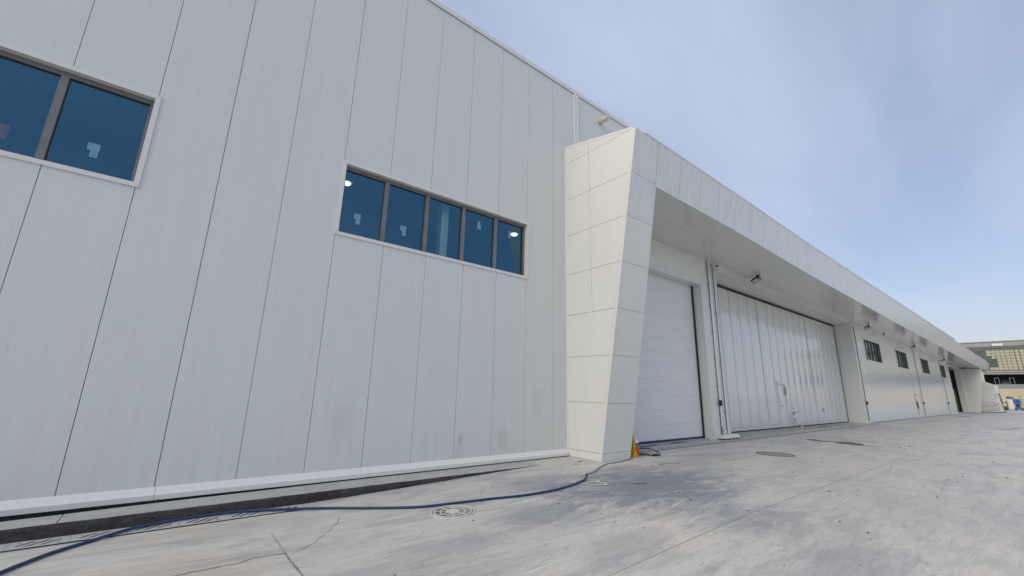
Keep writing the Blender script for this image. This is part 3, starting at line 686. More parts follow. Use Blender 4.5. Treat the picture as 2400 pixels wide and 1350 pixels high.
# far stretch of wall with the barred windows
LW = [(41.30, 46.18), (52.05, 56.75), (64.0, 68.6), (76.7, 80.9)]
lz0, lz1 = 4.58, 6.14
xe = [38.78, 39.35]
for a, b in LW: xe += [a, b]
xe += [D3[0]]
part('corner_trim', MB().box(38.80, 39.30, WY-0.02, WY+0.14, 0.0, bayz(39)), M['trim'], low)
edges = [39.31, 41.3, 46.18, 52.05, 56.75, 60.6, 64.0, 68.6, 76.7, 80.9, 84.7]
for a, b in zip(edges, edges[1:]):
    isw = any(abs(a-w[0]) < 0.01 for w in LW); n = max(1, round((b-a)/1.18))
    for k in range(n):
        p, q = a+(b-a)*k/n+0.003, a+(b-a)*(k+1)/n-0.003
        tl = random.uniform(-0.003, 0.003)
        segs = [(0.15, lz0), (lz1, bayz(q))] if isw else [(0.15, bayz(q))]
        for z0, z1 in segs:
            part('wall_panel', MB().prism([(p, WY+tl, z0), (q, WY-tl, z0), (q, WY-tl, z1), (p, WY+tl, z1)], (0, 0.15, 0)), M['lowwall'], low)
part('seam_backing', MB().box(39.31, 84.7, WY+0.153, WY+0.2, 0.02, lz0).box(39.31, 84.7, WY+0.153, WY+0.2, lz1, 6.80), M['seam'], low)
for a, b in zip([39.31, 45, 51, 57, 63, 69, 75, 81], [45, 51, 57, 63, 69, 75, 81, 84.7]):
    part('base_flashing', MB().prism([(a+0.004, WY+0.1, 0.17), (a+0.004, WY-0.004, 0.17), (a+0.004, WY-0.09, 0.13), (a+0.004, WY-0.09, 0.03), (a+0.004, WY+0.1, 0.03)], (b-a-0.008, 0, 0)), M['trim'], low)
for a, b in LW:
    o = bpy.data.objects.new('window', None); COL.objects.link(o); o.parent = low; o.location = (a-17, 0, lz0)
    t = 0.09
    part('window_surround', MB().box(a-t, b+t, WY-0.03, WY+0.0, lz0-t, lz0).box(a-t, b+t, WY-0.03, WY+0.0, lz1, lz1+t).box(a-t, a, WY-0.03, WY+0.0, lz0+.001, lz1-.001).box(b, b+t, WY-0.03, WY+0.0, lz0+.001, lz1-.001), M['trim'], o)
    part('window_reveal', MB().box(b-0.003, b+0.05, WY+0.001, WY+0.30, lz0, lz1).box(a-0.05, a+0.003, WY+0.001, WY+0.30, lz0, lz1).box(a, b, WY+0.001, WY+0.30, lz1-0.003, lz1+0.05).box(a, b, WY+0.001, WY+0.30, lz0-0.05, lz0+0.003), M['frame'], o)
    n = 5
    for k in range(1, n):
        x = a+(b-a)*k/n
        part('mullion', MB().box(x-0.035, x+0.035, WY+0.10, WY+0.20, lz0+0.004, lz1-0.004), M['frame'], o)
    for k in range(n):
        x0, x1 = a+(b-a)*k/n, a+(b-a)*(k+1)/n; tl = random.uniform(-0.01, 0.01)
        part('pane', MB().add([(x0, WY+0.15+tl, lz0+0.004), (x1, WY+0.15-tl, lz0+0.004), (x1, WY+0.15-tl, lz1-0.004), (x0, WY+0.15+tl, lz1-0.004)], [(0, 1, 2, 3)]), M['glass2'], o)
part('back_room', MB().box(39.3, 84.5, 11.5, 11.7, 0, 6.8).box(39.31, 39.5, WY+0.2, 11.5, 0, 6.8), M['dark'], low)
# far open doorway with a deep reveal
part('doorway_reveal', MB().box(D3[1], D3[1]+0.19, WY+0.001, 9.0, 0, D3[2]+0.1), M['clad'], low)
part('doorway_room_side', MB().box(D3[1], D3[1]+0.19, 9.002, 14, 0, 7), M['dark'], low)
part('doorway_reveal', MB().box(D3[0]-0.1, D3[0], WY+0.2, 9.6, 0, D3[2]), M['clad'], low)
part('doorway_lintel', MB().box(D3[0], D3[1], WY+0.0, 9.4, D3[2]-0.22, lerp(ZW, 97)-0.005), M['lowwall'], low)
part('doorway_room', MB().box(D3[0]-3, D3[1]+3, 14.0, 14.2, 0, 7).box(D3[0]-3, D3[1]+3, 9.41, 14, 6.8, 7).box(D3[0]-3.2, D3[0]-3, 9.3, 14, 0, 7).box(D3[1]+3, D3[1]+3.2, 9.3, 14, 0, 7), M['dark'], low)
part('doorway_beam', MB().box(D3[0], D3[1], 10.4, 10.6, 4.6, 4.75), M['steel'], low)
gc = thing('curtain', 'olive green strip curtain hanging inside the far open doorway', 'curtain', (91, 9.3, 0))
for k in range(12):
    part('curtain_strip', MB().prism([(85.2+k, 9.3+0.02*(k % 2), 0.02), (86.19+k, 9.3+0.02*(k % 2), 0.02), (86.19+k, 9.3+0.02*(k % 2), 3.4), (85.2+k, 9.3+0.02*(k % 2), 3.4)], (0, 0.01, 0)), M['green'], gc)

# conduits and switch boxes on the loading front
def conduit(x, z0, z1, clips, label, group='conduits on the loading front', rr=0.022):
    o = thing('conduit', label, 'pipe', (x, WY, z0), group)
    part('pipe', MB().cyl((x, WY-0.045, z0), (x+0.05, WY-0.045, z1), rr, n=10), M['pipe'], o, smooth=True)
    for z in clips:
        part('clip', MB().box(x-0.03, x+0.075, WY-0.07, WY-0.001, z, z+0.025), M['pipe'], o)
    return o
conduit(17.16, 0.16, 7.26, [0.95, 2.0, 3.1, 4.2, 5.3, 6.2], 'thin grey conduit on the white column between the two tall doors')
conduit(17.62, 0.16, 7.24, [1.0, 3.0, 5.0], 'thin grey line of the panel joint beside the tall folding door jamb')  # pipe shape drawn for a panel joint line, not a real conduit
conduit(38.86, 0.15, 6.9, [2, 4, 6], 'thin grey conduit left of the first barred window')
conduit(60.55, 0.15, 6.8, [2, 4], 'thin grey conduit between the second and third barred windows')
conduit(77.3, 0.15, 6.7, [2, 4], 'thin grey conduit running past the last barred window')
for x, lb in ((17.09, 'black switch box on the column between the two tall doors'), (38.76, 'black switch box on the wall right of the folding door'), (60.45, 'black switch box below and between the second and third barred windows'), (77.2, 'black switch box below the last barred window')):
    o = thing('switch_box', lb, 'switch', (x+0.07, WY, 1.25), 'black switch boxes')
    part('housing', MB().box(x, x+0.16, WY-0.14, WY-0.07, 1.25, 1.47), M['black'], o)
    part('button', MB().cyl((x+0.08, WY-0.155, 1.40), (x+0.08, WY-0.141, 1.40), 0.03, n=10).cyl((x+0.08, WY-0.155, 1.31), (x+0.08, WY-0.141, 1.31), 0.03, n=10), M['rubber'], o)

# white protective stop blocks at the column foot, with tape scraps above
for k, (a, b, lb) in enumerate(((16.86, 17.50, 'left white stop block at the foot of the column between doors'), (17.515, 18.10, 'right white stop block at the foot of the column between doors'))):
    e = 0.05; mb = MB()
    mb.prism([(a, 8.02, 0.045), (a, 8.02, 0.10), (a, 8.08, 0.17), (a, 8.31, 0.17), (a, 8.31, 0.045)], (b-a, 0, 0)) if k else mb.prism([(a, 8.02, 0.045), (a, 8.02, 0.10), (a, 8.08, 0.17), (a, 8.31, 0.17), (a, 8.31, 0.045)], (b-a, 0, 0))
    o = thing('stop_block', lb, 'block', (a, 8.2, 0.0), 'white stop blocks')
    part('block', mb, M['paint'], o)
    part('rubber_foot', MB().box(a+0.04, b-0.02, 8.06, 8.30, 0.002, 0.044), M['rubber'], o)
o = thing('tape_scrap', 'scrap of red and white barrier tape stuck low on the white column', 'tape', (17.4, WY, 0.2))
part('tape', MB().box(17.28, 17.56, WY-0.06, WY-0.056, 0.18, 0.48), M['whitetape'], o)
part('red_mark', MB().box(17.31, 17.36, WY-0.064, WY-0.0605, 0.27, 0.35).box(17.46, 17.52, WY-0.064, WY-0.0605, 0.34, 0.43).box(17.4, 17.5, WY-0.064, WY-0.0605, 0.19, 0.22), M['red'], o)

# barrier tape hanging at the wicket door
tp = [(27.95, 9.26, 1.12), (27.80, 9.25, 0.92), (27.86, 9.24, 0.75), (27.70, 9.24, 0.60), (27.74, 9.22, 0.42), (27.98, 9.18, 0.30), (28.08, 9.1, 0.12), (28.12, 9.0, 0.01)]
o = thing('barrier_tape', 'red and white barrier tape dangling beside the small door in the folding door', 'tape', (27.9, 9.25, 0))
Q = []
for a, b in zip(tp, tp[1:]):
    for k in range(3): Q.append(Vector(a).lerp(Vector(b), k/3))
Q.append(Vector(tp[-1]))
for k, (a, b) in enumerate(zip(Q, Q[1:])):
    w = Vector((0.05+0.03*(k % 3), -0.02*((k*7) % 3-1), 0.02))
    part('tape_segment', MB().prism([a-w, a+w, b+w, b-w], (0, 0.003, 0)), M['red' if k % 2 else 'whitetape'], o)
o = thing('paper_scrap', 'white paper scrap on the ground below the folding door', 'paper', (28.7, 9.1, 0))
part('sheet', MB().prism([(28.55, 9.2, 0.004), (28.9, 9.15, 0.004), (28.95, 8.98, 0.05), (28.6, 9.0, 0.06)], (0, 0, 0.004)), M['paper'], o)

# floodlights and cameras under the soffit
def flood(x, label):
    y = 7.72; z = lerp(ZB, x)+(lerp(ZW, x)-lerp(ZB, x))*(y-5.95)/2.38-0.004; o = thing('floodlight', label, 'lamp', (x, y, z), 'black floodlights under the canopy')
    part('bracket', MB().box(x-0.06, x+0.06, y-0.06, y+0.06, z-0.03, z-0.001).box(x-0.10, x-0.085, y-0.03, y+0.03, z-0.22, z-0.031).box(x+0.085, x+0.10, y-0.03, y+0.03, z-0.22, z-0.031).box(x-0.10, x+0.10, y-0.03, y+0.03, z-0.05, z-0.0305), M['black'], o)
    R = Matrix.Rotation(math.radians(-28), 3, 'X') @ Matrix.Rotation(math.radians(30), 3, 'Y'); c = Vector((x, y+0.11, z-0.20))
    def rb(mb, a, b):
        t = MB().box(*[v for p in zip(a, b) for v in p]); mb.add([c+R @ (Vector(v)*0.72) for v in t.v], t.f); return mb
    part('housing', rb(rb(MB(), (-0.17, -0.27, -0.05), (0.17, 0.27, 0.05)), (-0.10, -0.2, 0.051), (0.10, 0.2, 0.085)), M['black'], o)
    part('lens', rb(MB(), (-0.13, -0.22, -0.056), (0.13, 0.22, -0.051)), M['lens'], o)
    part('cable', MB().tube([(x+0.02, y+0.05, z-0.12), (x-0.1, y+0.3, z-0.05), (x-0.2, WY-0.03, z-0.03)], 0.008, 6, 4), M['cable'], o)
for x, lb in ((21.0, 'black floodlight under the canopy over the folding door, nearest of the row'), (40.6, 'black floodlight under the canopy just right of the folding door jamb'),
              (57.8, 'black floodlight under the canopy above the gap after the second barred window'), (76.5, 'black floodlight under the canopy above the last barred window'), (96.2, 'black floodlight over the far open doorway')):
    flood(x, lb)
o = thing('security_camera', 'small white bullet camera on top of the column between the two tall doors', 'camera', (17.62, 8.2, 7.1))
part('mount', MB().cyl((17.60, WY-0.002, 7.08), (17.60, WY-0.05, 7.08), 0.06, n=12).cyl((17.60, WY-0.05, 7.08), (17.66, WY-0.16, 7.05), 0.02, n=8), M['trim'], o)
part('body', MB().cyl((17.58, WY-0.30, 7.06), (17.98, WY-0.12, 6.98), 0.05, n=12), M['trim'], o)
part('lens', MB().cyl((17.575, WY-0.302, 7.061), (17.54, WY-0.318, 7.068), 0.045, n=12), M['black'], o)
o = thing('dome_camera', 'tiny dome camera on the soffit over the first barred window', 'camera', (46.8, 8.0, lerp(ZB, 46.8)))
zc = lerp(ZW, 46.8)-0.03
part('base', MB().cyl((46.8, 8.0, zc-0.05), (46.8, 8.0, zc-0.002), 0.10, n=12), M['trim'], o)
part('dome', MB().cyl((46.8, 8.0, zc-0.14), (46.8, 8.0, zc-0.051), 0.04, 0.08, n=12), M['black'], o)

# ------------------------------------------------------------------ drains
def grate_mesh(L_=0.496, W_=0.27):
    mb = MB(); h = 0.004; fx, fy = 0.075, 0.045
    mb.box(0, L_, 0, fy, -h, 0).box(0, L_, W_-fy, W_, -h, 0).box(0, fx, fy, W_-fy, -h, 0).box(L_-fx, L_, fy, W_-fy, -h, 0)
    rect = [(fx, fy), (L_-fx, fy), (L_-fx, W_-fy), (fx, W_-fy)]
    nx_, ny_ = math.sin(math.radians(43)), -math.cos(math.radians(43))
    p = 0.085; wbar = 0.050
    for k in range(-8, 14):
        c0 = k*p; poly = clip(clip(rect, (nx_, ny_), c0+wbar), (-nx_, -ny_), -c0)
        if len(poly) >= 3: mb.prism([(x, y, -h) for x, y in poly], (0, 0, h))
    return mb.mesh('grate')
gm = grate_mesh()
def drain(name, label, x0, n, yc, kept=None):
    o = thing(name, label, 'drain', (x0, yc, gz(x0)), 'channel drains')
    ch = MB()
    for i in range(n):
        a = x0+i*0.5; z0, z1 = gz(a)+0.002, gz(a+0.5)+0.002
        ch.add([(a, yc-0.14, z0), (a+0.5, yc-0.14, z1), (a+0.5, yc+0.14, z1), (a, yc+0.14, z0)], [(0, 1, 2, 3)])
        g = link('grate', gm, M['grate'], o, (i*0.5, -0.135, gz(a)-gz(x0)+0.016)); g.rotation_euler = (0, -math.atan2(gz(a+0.5)-gz(a), 0.5), 0)
    part('channel', ch, M['slotdark'], o)
drain('channel_drain', 'slotted channel drain along the foot of the black kerb', -4.1, 12, 7.40)
drain('channel_drain', 'slotted channel drain in front of the tall doors', 10.9, 55, 7.80)

# ------------------------------------------------------------------ manhole covers
def manhole(x, y, rad, label, style):
    z = gz(x); o = thing('manhole_cover', label, 'manhole cover', (x, y, z), 'round covers in the yard')
    def ring(mb, r0, r1, z0, z1, n=40):
        vs = []
        for i in range(n):
            a = 2*math.pi*i/n; ca, sa = math.cos(a), math.sin(a)
            dz = gz(x+r1*ca)-z
            vs += [(x+r0*ca, y+r0*sa, z+z1+dz), (x+r1*ca, y+r1*sa, z+z1+dz), (x+r0*ca, y+r0*sa, z+z0+dz), (x+r1*ca, y+r1*sa, z+z0+dz)]
        fs = []
        for i in range(n):
            j = (i+1) % n
            fs += [(4*i, 4*i+1, 4*j+1, 4*j), (4*i+1, 4*i+3, 4*j+3, 4*j+1), (4*i+2, 4*i, 4*j, 4*j+2)]
        mb.add(vs, fs); return mb
    if style == 0:
        part('plate', ring(MB(), 0.0, rad*0.93, 0, 0.006), M['iron'], o)
        part('frame_ring', ring(MB(), rad*0.945, rad, 0, 0.012), M['dust'], o)
        part('rib_ring', ring(ring(ring(MB(), rad*0.80, rad*0.86, 0, 0.014), rad*0.54, rad*0.60, 0, 0.014), 0.0, rad*0.32, 0, 0.013), M['dust'], o)
        mb = MB(); mk = MB()
        for k in range(8):
            a = 2*math.pi*k/8+0.25; u = Vector((math.cos(a), math.sin(a), 0)); v = Vector((-u.y, u.x, 0))*rad*0.03
            p, q = Vector((x, y, z+0.0065))+u*rad*0.33, Vector((x, y, z+0.0065))+u*rad*0.79
            mb.prism([p-v, q-v, q+v, p+v], (0, 0, 0.007))
        for rr, nn in ((0.70, 44), (0.46, 30)):
            for k in range(nn):
                a = 2*math.pi*k/nn; u = Vector((math.cos(a), math.sin(a), 0)); v = Vector((-u.y, u.x, 0))*rad*0.022
                p, q = Vector((x, y, z+0.0065))+u*rad*(rr-0.07), Vector((x, y, z+0.0065))+u*rad*(rr+0.07)
                if k % 3: mk.prism([p-v, q-v, q+v, p+v], (0, 0, 0.003))
        part('rib', mb, M['dust'], o); part('tread', mk, M['irond'], o)
    else:
        part('plate', ring(MB(), 0.0, rad*0.90, 0, 0.006), M['iron' if style == 1 else 'irond'], o)
        part('frame_ring', ring(MB(), rad*0.91, rad, 0, 0.010), M['irond'], o)
        part('key_hole', MB().box(x-0.05, x+0.02, y-rad*0.5, y-rad*0.5+0.05, z+0.006, z+0.009).box(x-0.05, x+0.02, y+rad*0.5, y+rad*0.5+0.05, z+0.006, z+0.009), M['slotdark'], o)
    return o
manhole(3.57, 5.80, 0.325, 'pale patterned round manhole cover beside the blue hose', 0)
manhole(14.33, 5.40, 0.50, 'plain grey round manhole cover with dark rim out in the yard', 1)
manhole(20.35, 5.05, 0.42, 'dark stained manhole cover, farther of the two plain ones', 2)
manhole(20.55, 6.28, 0.22, 'smallest dark round cover near the drain before the folding door', 2)
manhole(10.75, 7.42, 0.16, 'tiny dark round cover inside the black cable loop', 2)

# irregular dark stains on the yard, as thin spills
def spill(x, y, rx_, ry_, rot, parent=yard, mat='stain', lift=0.004):
    n = 26; pts = []
    for i in range(n):
        a = 2*math.pi*i/n; q = random.uniform(0.55, 1.1)
        u = Vector((math.cos(a)*rx_*q, math.sin(a)*ry_*q, 0)); u.rotate(Matrix.Rotation(rot, 3, 'Z')); pts.append((x+u.x, y+u.y, gz(x+u.x)+lift))
    mb = MB(); mb.add([(x, y, gz(x)+lift)]+pts, [(0, i+1, (i+1) % n+1) for i in range(n)])
    part('stain', mb, M[mat], parent)
for a in ((20.6, 5.55, 0.9, 0.16, -1.0), (20.0, 4.5, 0.5, 0.1, -1.1), (30.5, 8.7, 1.6, 0.08, 0.1), (34, 8.0, 1.5, 0.07, -0.1), (36, 7.9, 2.2, 0.06, 0.05), (48, 6.5, 3.5, 0.12, -0.15), (70, 6.4, 5, 0.2, -0.1), (8.2, 7.5, 0.18, 0.05, 0.3), (7.8, 7.3, 0.12, 0.03, -0.3), (7.25, 5.15, 0.16, 0.08, -0.5), (42, 2.0, 2.2, 0.12, -0.2)):
    spill(*a)

# ------------------------------------------------------------------ spray mark, hose, cables
def px_mark(pts): return pts
BM = [(6.30, 6.02), (6.36, 6.03), (6.50, 6.03), (6.60, 6.02), (6.70, 5.97), (6.76, 5.90), (6.79, 5.80), (6.76, 5.72), (6.70, 5.72), (6.62, 5.77), (6.55, 5.81)]
BM2 = [(6.55, 5.81), (6.66, 5.72), (6.70, 5.64), (6.71, 5.56), (6.68, 5.48), (6.62, 5.45), (6.55, 5.49), (6.47, 5.60), (6.40, 5.72), (6.34, 5.85), (6.31, 5.95), (6.28, 6.05)]
mk = thing('spray_mark', 'white spray-painted letter B beside the blue hose end', 'marking', (6.5, 5.8, gz(6.5)))
def smooth2(pts, sub=5):
    P = [Vector((a, b, 0)) for a, b in pts]; Q = []
    for i in range(len(P)-1):
        p0 = P[max(i-1, 0)]; p1 = P[i]; p2 = P[i+1]; p3 = P[min(i+2, len(P)-1)]
        for k in range(sub):
            t = k/sub; Q.append(0.5*((2*p1)+(-p0+p2)*t+(2*p0-5*p1+4*p2-p3)*t*t+(-p0+3*p1-3*p2+p3)*t**3))
    return [(q.x, q.y) for q in Q]+[pts[-1]]
strip('stroke', smooth2(BM), 0.036, M['paint'], 0.006, mk); strip('stroke', smooth2(BM2), 0.036, M['paint'], 0.007, mk)
o = thing('cement_flake', 'pale dried cement flake on the stained concrete near the letter mark', 'debris', (6.98, 6.34, gz(6.98)))
part('flake', MB().prism([(6.80, 6.42, 0.0), (6.93, 6.26, 0.0), (7.05, 6.10, 0.0), (7.02, 6.32, 0.0), (6.95, 6.44, 0.0)], (0, 0, 0.012)), M['pad'], o)

HP = [(-1.579, 5.131), (-1.184, 6.019), (-0.955, 6.47), (-0.829, 6.677), (-0.657, 6.917), (-0.406, 7.143), (-0.105, 7.341), (0.175, 7.458), (0.578, 7.527), (1.068, 7.497), (1.576, 7.293), (2.117, 7.098), (2.624, 6.719), (3.034, 6.419), (3.367, 6.238), (3.886, 6.091), (4.368, 5.958), (4.936, 5.773), (5.564, 5.706), (6.126, 5.778), (6.505, 5.894), (6.693, 6.002), (6.879, 6.13)]
hz = thing('hose', 'long blue hose snaking along the kerb past the patterned manhole cover', 'hose', (3, 6.5, gz(3)))
lift = lambda x, y, r: gz(x)+r+(0.022 if 7.25 < y < 7.56 and x < 1.9 else 0.003)
part('hose_tube', MB().tube([(x, y, lift(x, y, 0.018)) for x, y in HP], 0.018, 12, 8), M['hose'], hz, smooth=True)
CP = [(6.96, 6.205), (7.075, 6.284), (7.20, 6.30), (7.338, 6.338), (7.736, 6.556), (8.1, 6.74), (8.469, 6.87), (8.914, 6.90), (9.35, 6.98), (9.72, 7.10), (10.0, 7.3)]
part('grey_section', MB().tube([(x, y, gz(x)+0.016) for x, y in CP], 0.013, 10, 6), M['cable'], hz, smooth=True)
part('joint_sleeve', MB().cyl((6.90, 6.16, gz(6.9)+0.022), (7.0, 6.235, gz(7.0)+0.02), 0.024, n=12), M['hose'], hz, smooth=False)
o = thing('cable', 'black cable lying in a loop in front of the roller door', 'cable', (11, 7.5, 0))
part('cable_loop', MB().tube([(x, y, 0.014) for x, y in [(10.0, 7.55), (10.6, 7.75), (11.1, 8.0), (11.64, 8.19), (11.85, 8.05), (11.77, 7.80), (11.5, 7.5), (11.26, 7.28), (10.95, 7.06), (10.75, 7.03), (10.6, 7.2), (10.4, 7.38), (10.1, 7.5)]], 0.014, 8, 6), M['rubber'], o, smooth=True)
part('cable_tail', MB().tube([(x, y, 0.013) for x, y in [(10.1, 8.1), (11.2, 8.45), (11.8, 8.52), (12.26, 8.38), (12.8, 8.45), (13.3, 8.55), (14.3, 8.47), (15.0, 8.52), (15.74, 8.6)]], 0.012, 8, 6), M['rubber'], o, smooth=True)
part('plug', MB().box(10.62, 10.85, 7.05, 7.10, 0.002, 0.05), M['black'], hz if False else o)

# yellow folded caution stand behind the pillar
o = thing('caution_stand', 'yellow folded caution stand with red tape behind the pillar foot', 'safety stand', (10.05, 7.35, 0))
part('panel', MB().prism([(9.92, 7.14, 0.0), (10.02, 7.62, 0.0), (10.08, 7.48, 0.68), (10.04, 7.30, 0.70)], (0.03, -0.01, 0)), M['yellow'], o)
part('panel', MB().prism([(9.99, 7.13, 0.0), (10.10, 7.58, 0.0), (10.07, 7.46, 0.66), (10.04, 7.30, 0.67)], (0.03, -0.01, 0)), M['yellow'], o)
part('handle', MB().cyl((10.08, 7.42, 0.66), (10.10, 7.33, 0.86), 0.022, n=8), M['black'], o)
part('tape_knot', MB().prism([(10.0, 7.13, 0.18), (10.10, 7.12, 0.19), (10.10, 7.14, 0.26), (10.02, 7.2, 0.27)], (0.02, 0.08, 0.02)).prism([(10.03, 7.10, 0.05), (10.09, 7.12, 0.03), (10.06, 7.12, 0.20), (10.02, 7.12, 0.19)], (0.01, 0.05, 0)), M['red'], o)
part('tape_end', MB().prism([(10.02, 7.16, 0.36), (10.12, 7.15, 0.36), (10.10, 7.2, 0.44), (10.03, 7.2, 0.44)], (0.01, 0.06, 0)), M['whitetape'], o)

# rust-coloured rag on the far wall, white sheet at the far base
o = thing('hanging_rag', 'orange rag hanging on the glossy wall between barred windows', 'rag', (57.4, WY, 1.0))
part('cloth', MB().prism([(57.2, WY-0.06, 0.9), (57.8, WY-0.07, 0.8), (57.9, WY-0.05, 1.3), (57.5, WY-0.06, 1.6), (57.1, WY-0.05, 1.4)], (0, 0.02, 0)), noisy('orange_cloth', (0.42, 0.17, 0.05), (0.30, 0.12, 0.04), 9, 0.8), o)
part('cord', MB().cyl((57.3, WY-0.03, 0.2), (56.9, WY-0.03, 2.2), 0.015, n=6).cyl((56.9, WY-0.03, 2.2), (59.9, WY-0.03, 2.05), 0.012, n=6), M['pipe'], o)
o = thing('white_board', 'white board lying at the base of the wall before the far doorway', 'board', (79, 7.9, 0))
part('board', MB().prism([(76.5, 8.2, 0.02), (80.5, 8.15, 0.02), (81.5, 7.6, 0.05), (77.5, 7.5, 0.05)], (0, 0, 0.05)), M['paper'], o)

# ------------------------------------------------------------------ loose chips and stones on the yard
mb = MB(); rng = random.Random(3)
for i in range(150):
    t = rng.random()
    x = 1+22*rng.random()**0.8; y = rng.uniform(0.2, 7.3)
    s = rng.choice([0.005, 0.006, 0.007, 0.009, 0.013])*(1+x/25); z = gz(x)
    a = rng.random()*6.3; ca, sa = math.cos(a), math.sin(a); l = s*rng.uniform(1, 2.6)
    b = [(l, 0), (0.2*l, s), (-l, 0.3*s), (-0.3*l, -s)]
    vs = [(x+u*ca-v*sa, y+u*sa+v*ca, z+0.002) for u, v in b]+[(x, y, z+s*0.9)]
    mb.add(vs, [(0, 1, 4), (1, 2, 4), (2, 3, 4), (3, 0, 4)])
tag(part('gravel_chips', mb, noisy('stone_chip', (0.07, 0.07, 0.068), (0.20, 0.19, 0.18), 3, 0.85), None, (0, 0, 0)), kind='stuff')

# ------------------------------------------------------------------ far end: stacked boards, machines, annexe
o = thing('board_stack', 'stack of long white planks on the ground beyond the far pillar', 'stack', (103.5, 6.3, 0))
for k in range(7):
    z0 = 0.12+k*0.2; yr = 5.45+0.03*((k*5) % 4)-0.035*(6-k)
    part('plank', MB().box(102.8, 108, yr, 7.6, z0, z0+0.14), M['paint'], o)
part('spacer', MB().box(102.85, 107.9, 5.75, 7.5, 0.13, 1.5), M['brown'], o)
part('bearer', MB().box(102.8, 103.1, 5.1, 7.4, 0.0, 0.115).box(106, 106.3, 5.1, 7.4, 0.0, 0.115), M['brown'], o)
o = thing('sheet_stack', 'tall grey wrapped sheet load standing on the white plank stack', 'stack', (103.6, 6.3, 1.54))
part('sheets', MB().prism([(103.0, 5.42, 1.54), (103.0, 7.4, 1.54), (103.0, 7.4, 4.9), (103.0, 6.2, 4.72), (103.0, 5.62, 4.42)], (0.9, 0, 0)), noisy('wrapped_sheet', (0.62, 0.64, 0.66), (0.54, 0.56, 0.58), 0.6, 0.35), o)
part('edge_sheet', MB().prism([(103.3, 5.10, 0.1), (103.3, 5.36, 0.1), (103.3, 5.55, 4.3), (103.3, 5.1, 4.15)], (2.2, 0, 0)), M['paint'], o)
o = thing('leaning_post', 'dark steel post leaning against the white sheets', 'post', (104, 5.0, 0))
part('post', MB().prism([(103.0, 4.86, 0.05), (103.0, 4.96, 0.05), (103.0, 5.16, 2.9), (103.0, 5.06, 2.9)], (0.1, 0, 0)).box(103.0, 103.1, 5.07, 5.3, 2.9, 3.0), M['irond'], o)

def X135(y0, y1, z0, z1, dx=0.8, x=135): return MB().box(x, x+dx, y0, y1, z0, z1)
o = thing('white_crate', 'white crate standing left of the pale cabinet', 'crate', (136, 6.3, 0))
part('crate_frame', X135(6.15, 6.95, 1.7, 2.62, 1).box(135, 136, 6.05, 6.25, 0.2, 1.69), M['paint'], o)
part('crate_slot', X135(6.35, 6.75, 1.9, 2.45, 0.05, 134.94), M['pad'], o)
o = thing('hand_truck', 'dark brown hand truck parked in front of the white crate', 'hand truck', (134, 6.4, 0))
part('frame', X135(6.75, 6.9, 0.1, 1.8, 0.15, 133.8).box(133.8, 133.95, 5.85, 6.0, 0.1, 1.8).box(133.8, 133.95, 6.01, 6.74, 1.5, 1.65).box(133.8, 133.95, 6.01, 6.74, 0.7, 0.85), M['brown'], o)
part('load', X135(6.05, 6.7, 0.1, 0.65, 0.6, 133.9), M['black'], o)
part('wheel', MB().cyl((133.7, 6.0, 0.2), (133.7, 6.12, 0.2), 0.2, n=12).cyl((133.7, 6.75, 0.2), (133.7, 6.63, 0.2), 0.2, n=12), M['rubber'], o)
o = thing('pale_cabinet', 'pale cabinet standing left of the blue machine', 'cabinet', (137, 5.6, 0))
part('body', X135(5.15, 5.85, 0.1, 2.35, 0.8, 137), M['steel'], o)
part('door', X135(5.2, 5.8, 0.3, 2.2, 0.03, 136.96), M['paint'], o)
o = thing('navy_bundle', 'navy rolled bundle lying on top of the pale cabinet', 'bundle', (137.3, 5.5, 2.36))
part('roll', MB().cyl((137.2, 5.0, 2.52), (137.2, 5.95, 2.54), 0.16, n=12), M['navy'], o)
part('roll_end', MB().cyl((137.2, 5.5, 2.70), (137.2, 5.9, 2.70), 0.08, n=10), M['navy'], o)
o = thing('blue_machine', 'bright blue compressor on a skid by the yard fence', 'machine', (138, 4.7, 0))
part('hood', MB().prism([(138, 4.1, 1.35), (138, 5.25, 1.35), (138, 5.35, 2.0), (138, 5.1, 2.35), (138, 4.35, 2.3), (138, 4.05, 1.9)], (1.6, 0, 0)), M['blue'], o)
part('engine', X135(4.35, 5.0, 0.62, 1.34, 1.2, 138.1), M['black'], o)
part('skid', X135(4.0, 5.2, 0.15, 0.60, 1.7, 137.9), M['blue'], o)
part('dial', MB().cyl((137.99, 4.6, 1.85), (137.93, 4.6, 1.85), 0.16, n=12), M['black'], o)
part('wheel', MB().cyl((137.9, 4.15, 0.2), (137.7, 4.15, 0.2), 0.18, n=12).cyl((137.9, 5.05, 0.2), (137.7, 5.05, 0.2), 0.18, n=12), M['rubber'], o)
o = thing('yard_fence', 'thin wire yard fence right of the blue machine', 'fence', (139, 3.5, 0))
for y in (4.2, 3.9, 2.2, 0.2, -1.8, -3.8):
    part('post', MB().cyl((139, y, 0), (139, y, 3.1), 0.05, n=6), M['pipe'], o)
for z in (1.2, 2.2):
    part('rail', MB().cyl((139, -3.8, z), (139, 5.2, z), 0.025, n=6), M['pipe'], o)
o = thing('white_tent', 'white peaked tent behind the yard fence', 'tent', (150, 2.6, 0))
part('canvas', MB().add([(149, 1.2, 2.4), (149, 4.0, 2.4), (152, 4.0, 2.4), (152, 1.2, 2.4), (150.5, 2.6, 3.7)], [(0, 1, 4), (1, 2, 4), (2, 3, 4), (3, 0, 4), (0, 3, 2, 1)]), M['paper'], o)
part('side_wall', MB().box(149.05, 151.95, 1.25, 3.95, 0, 2.4), M['paper'], o)

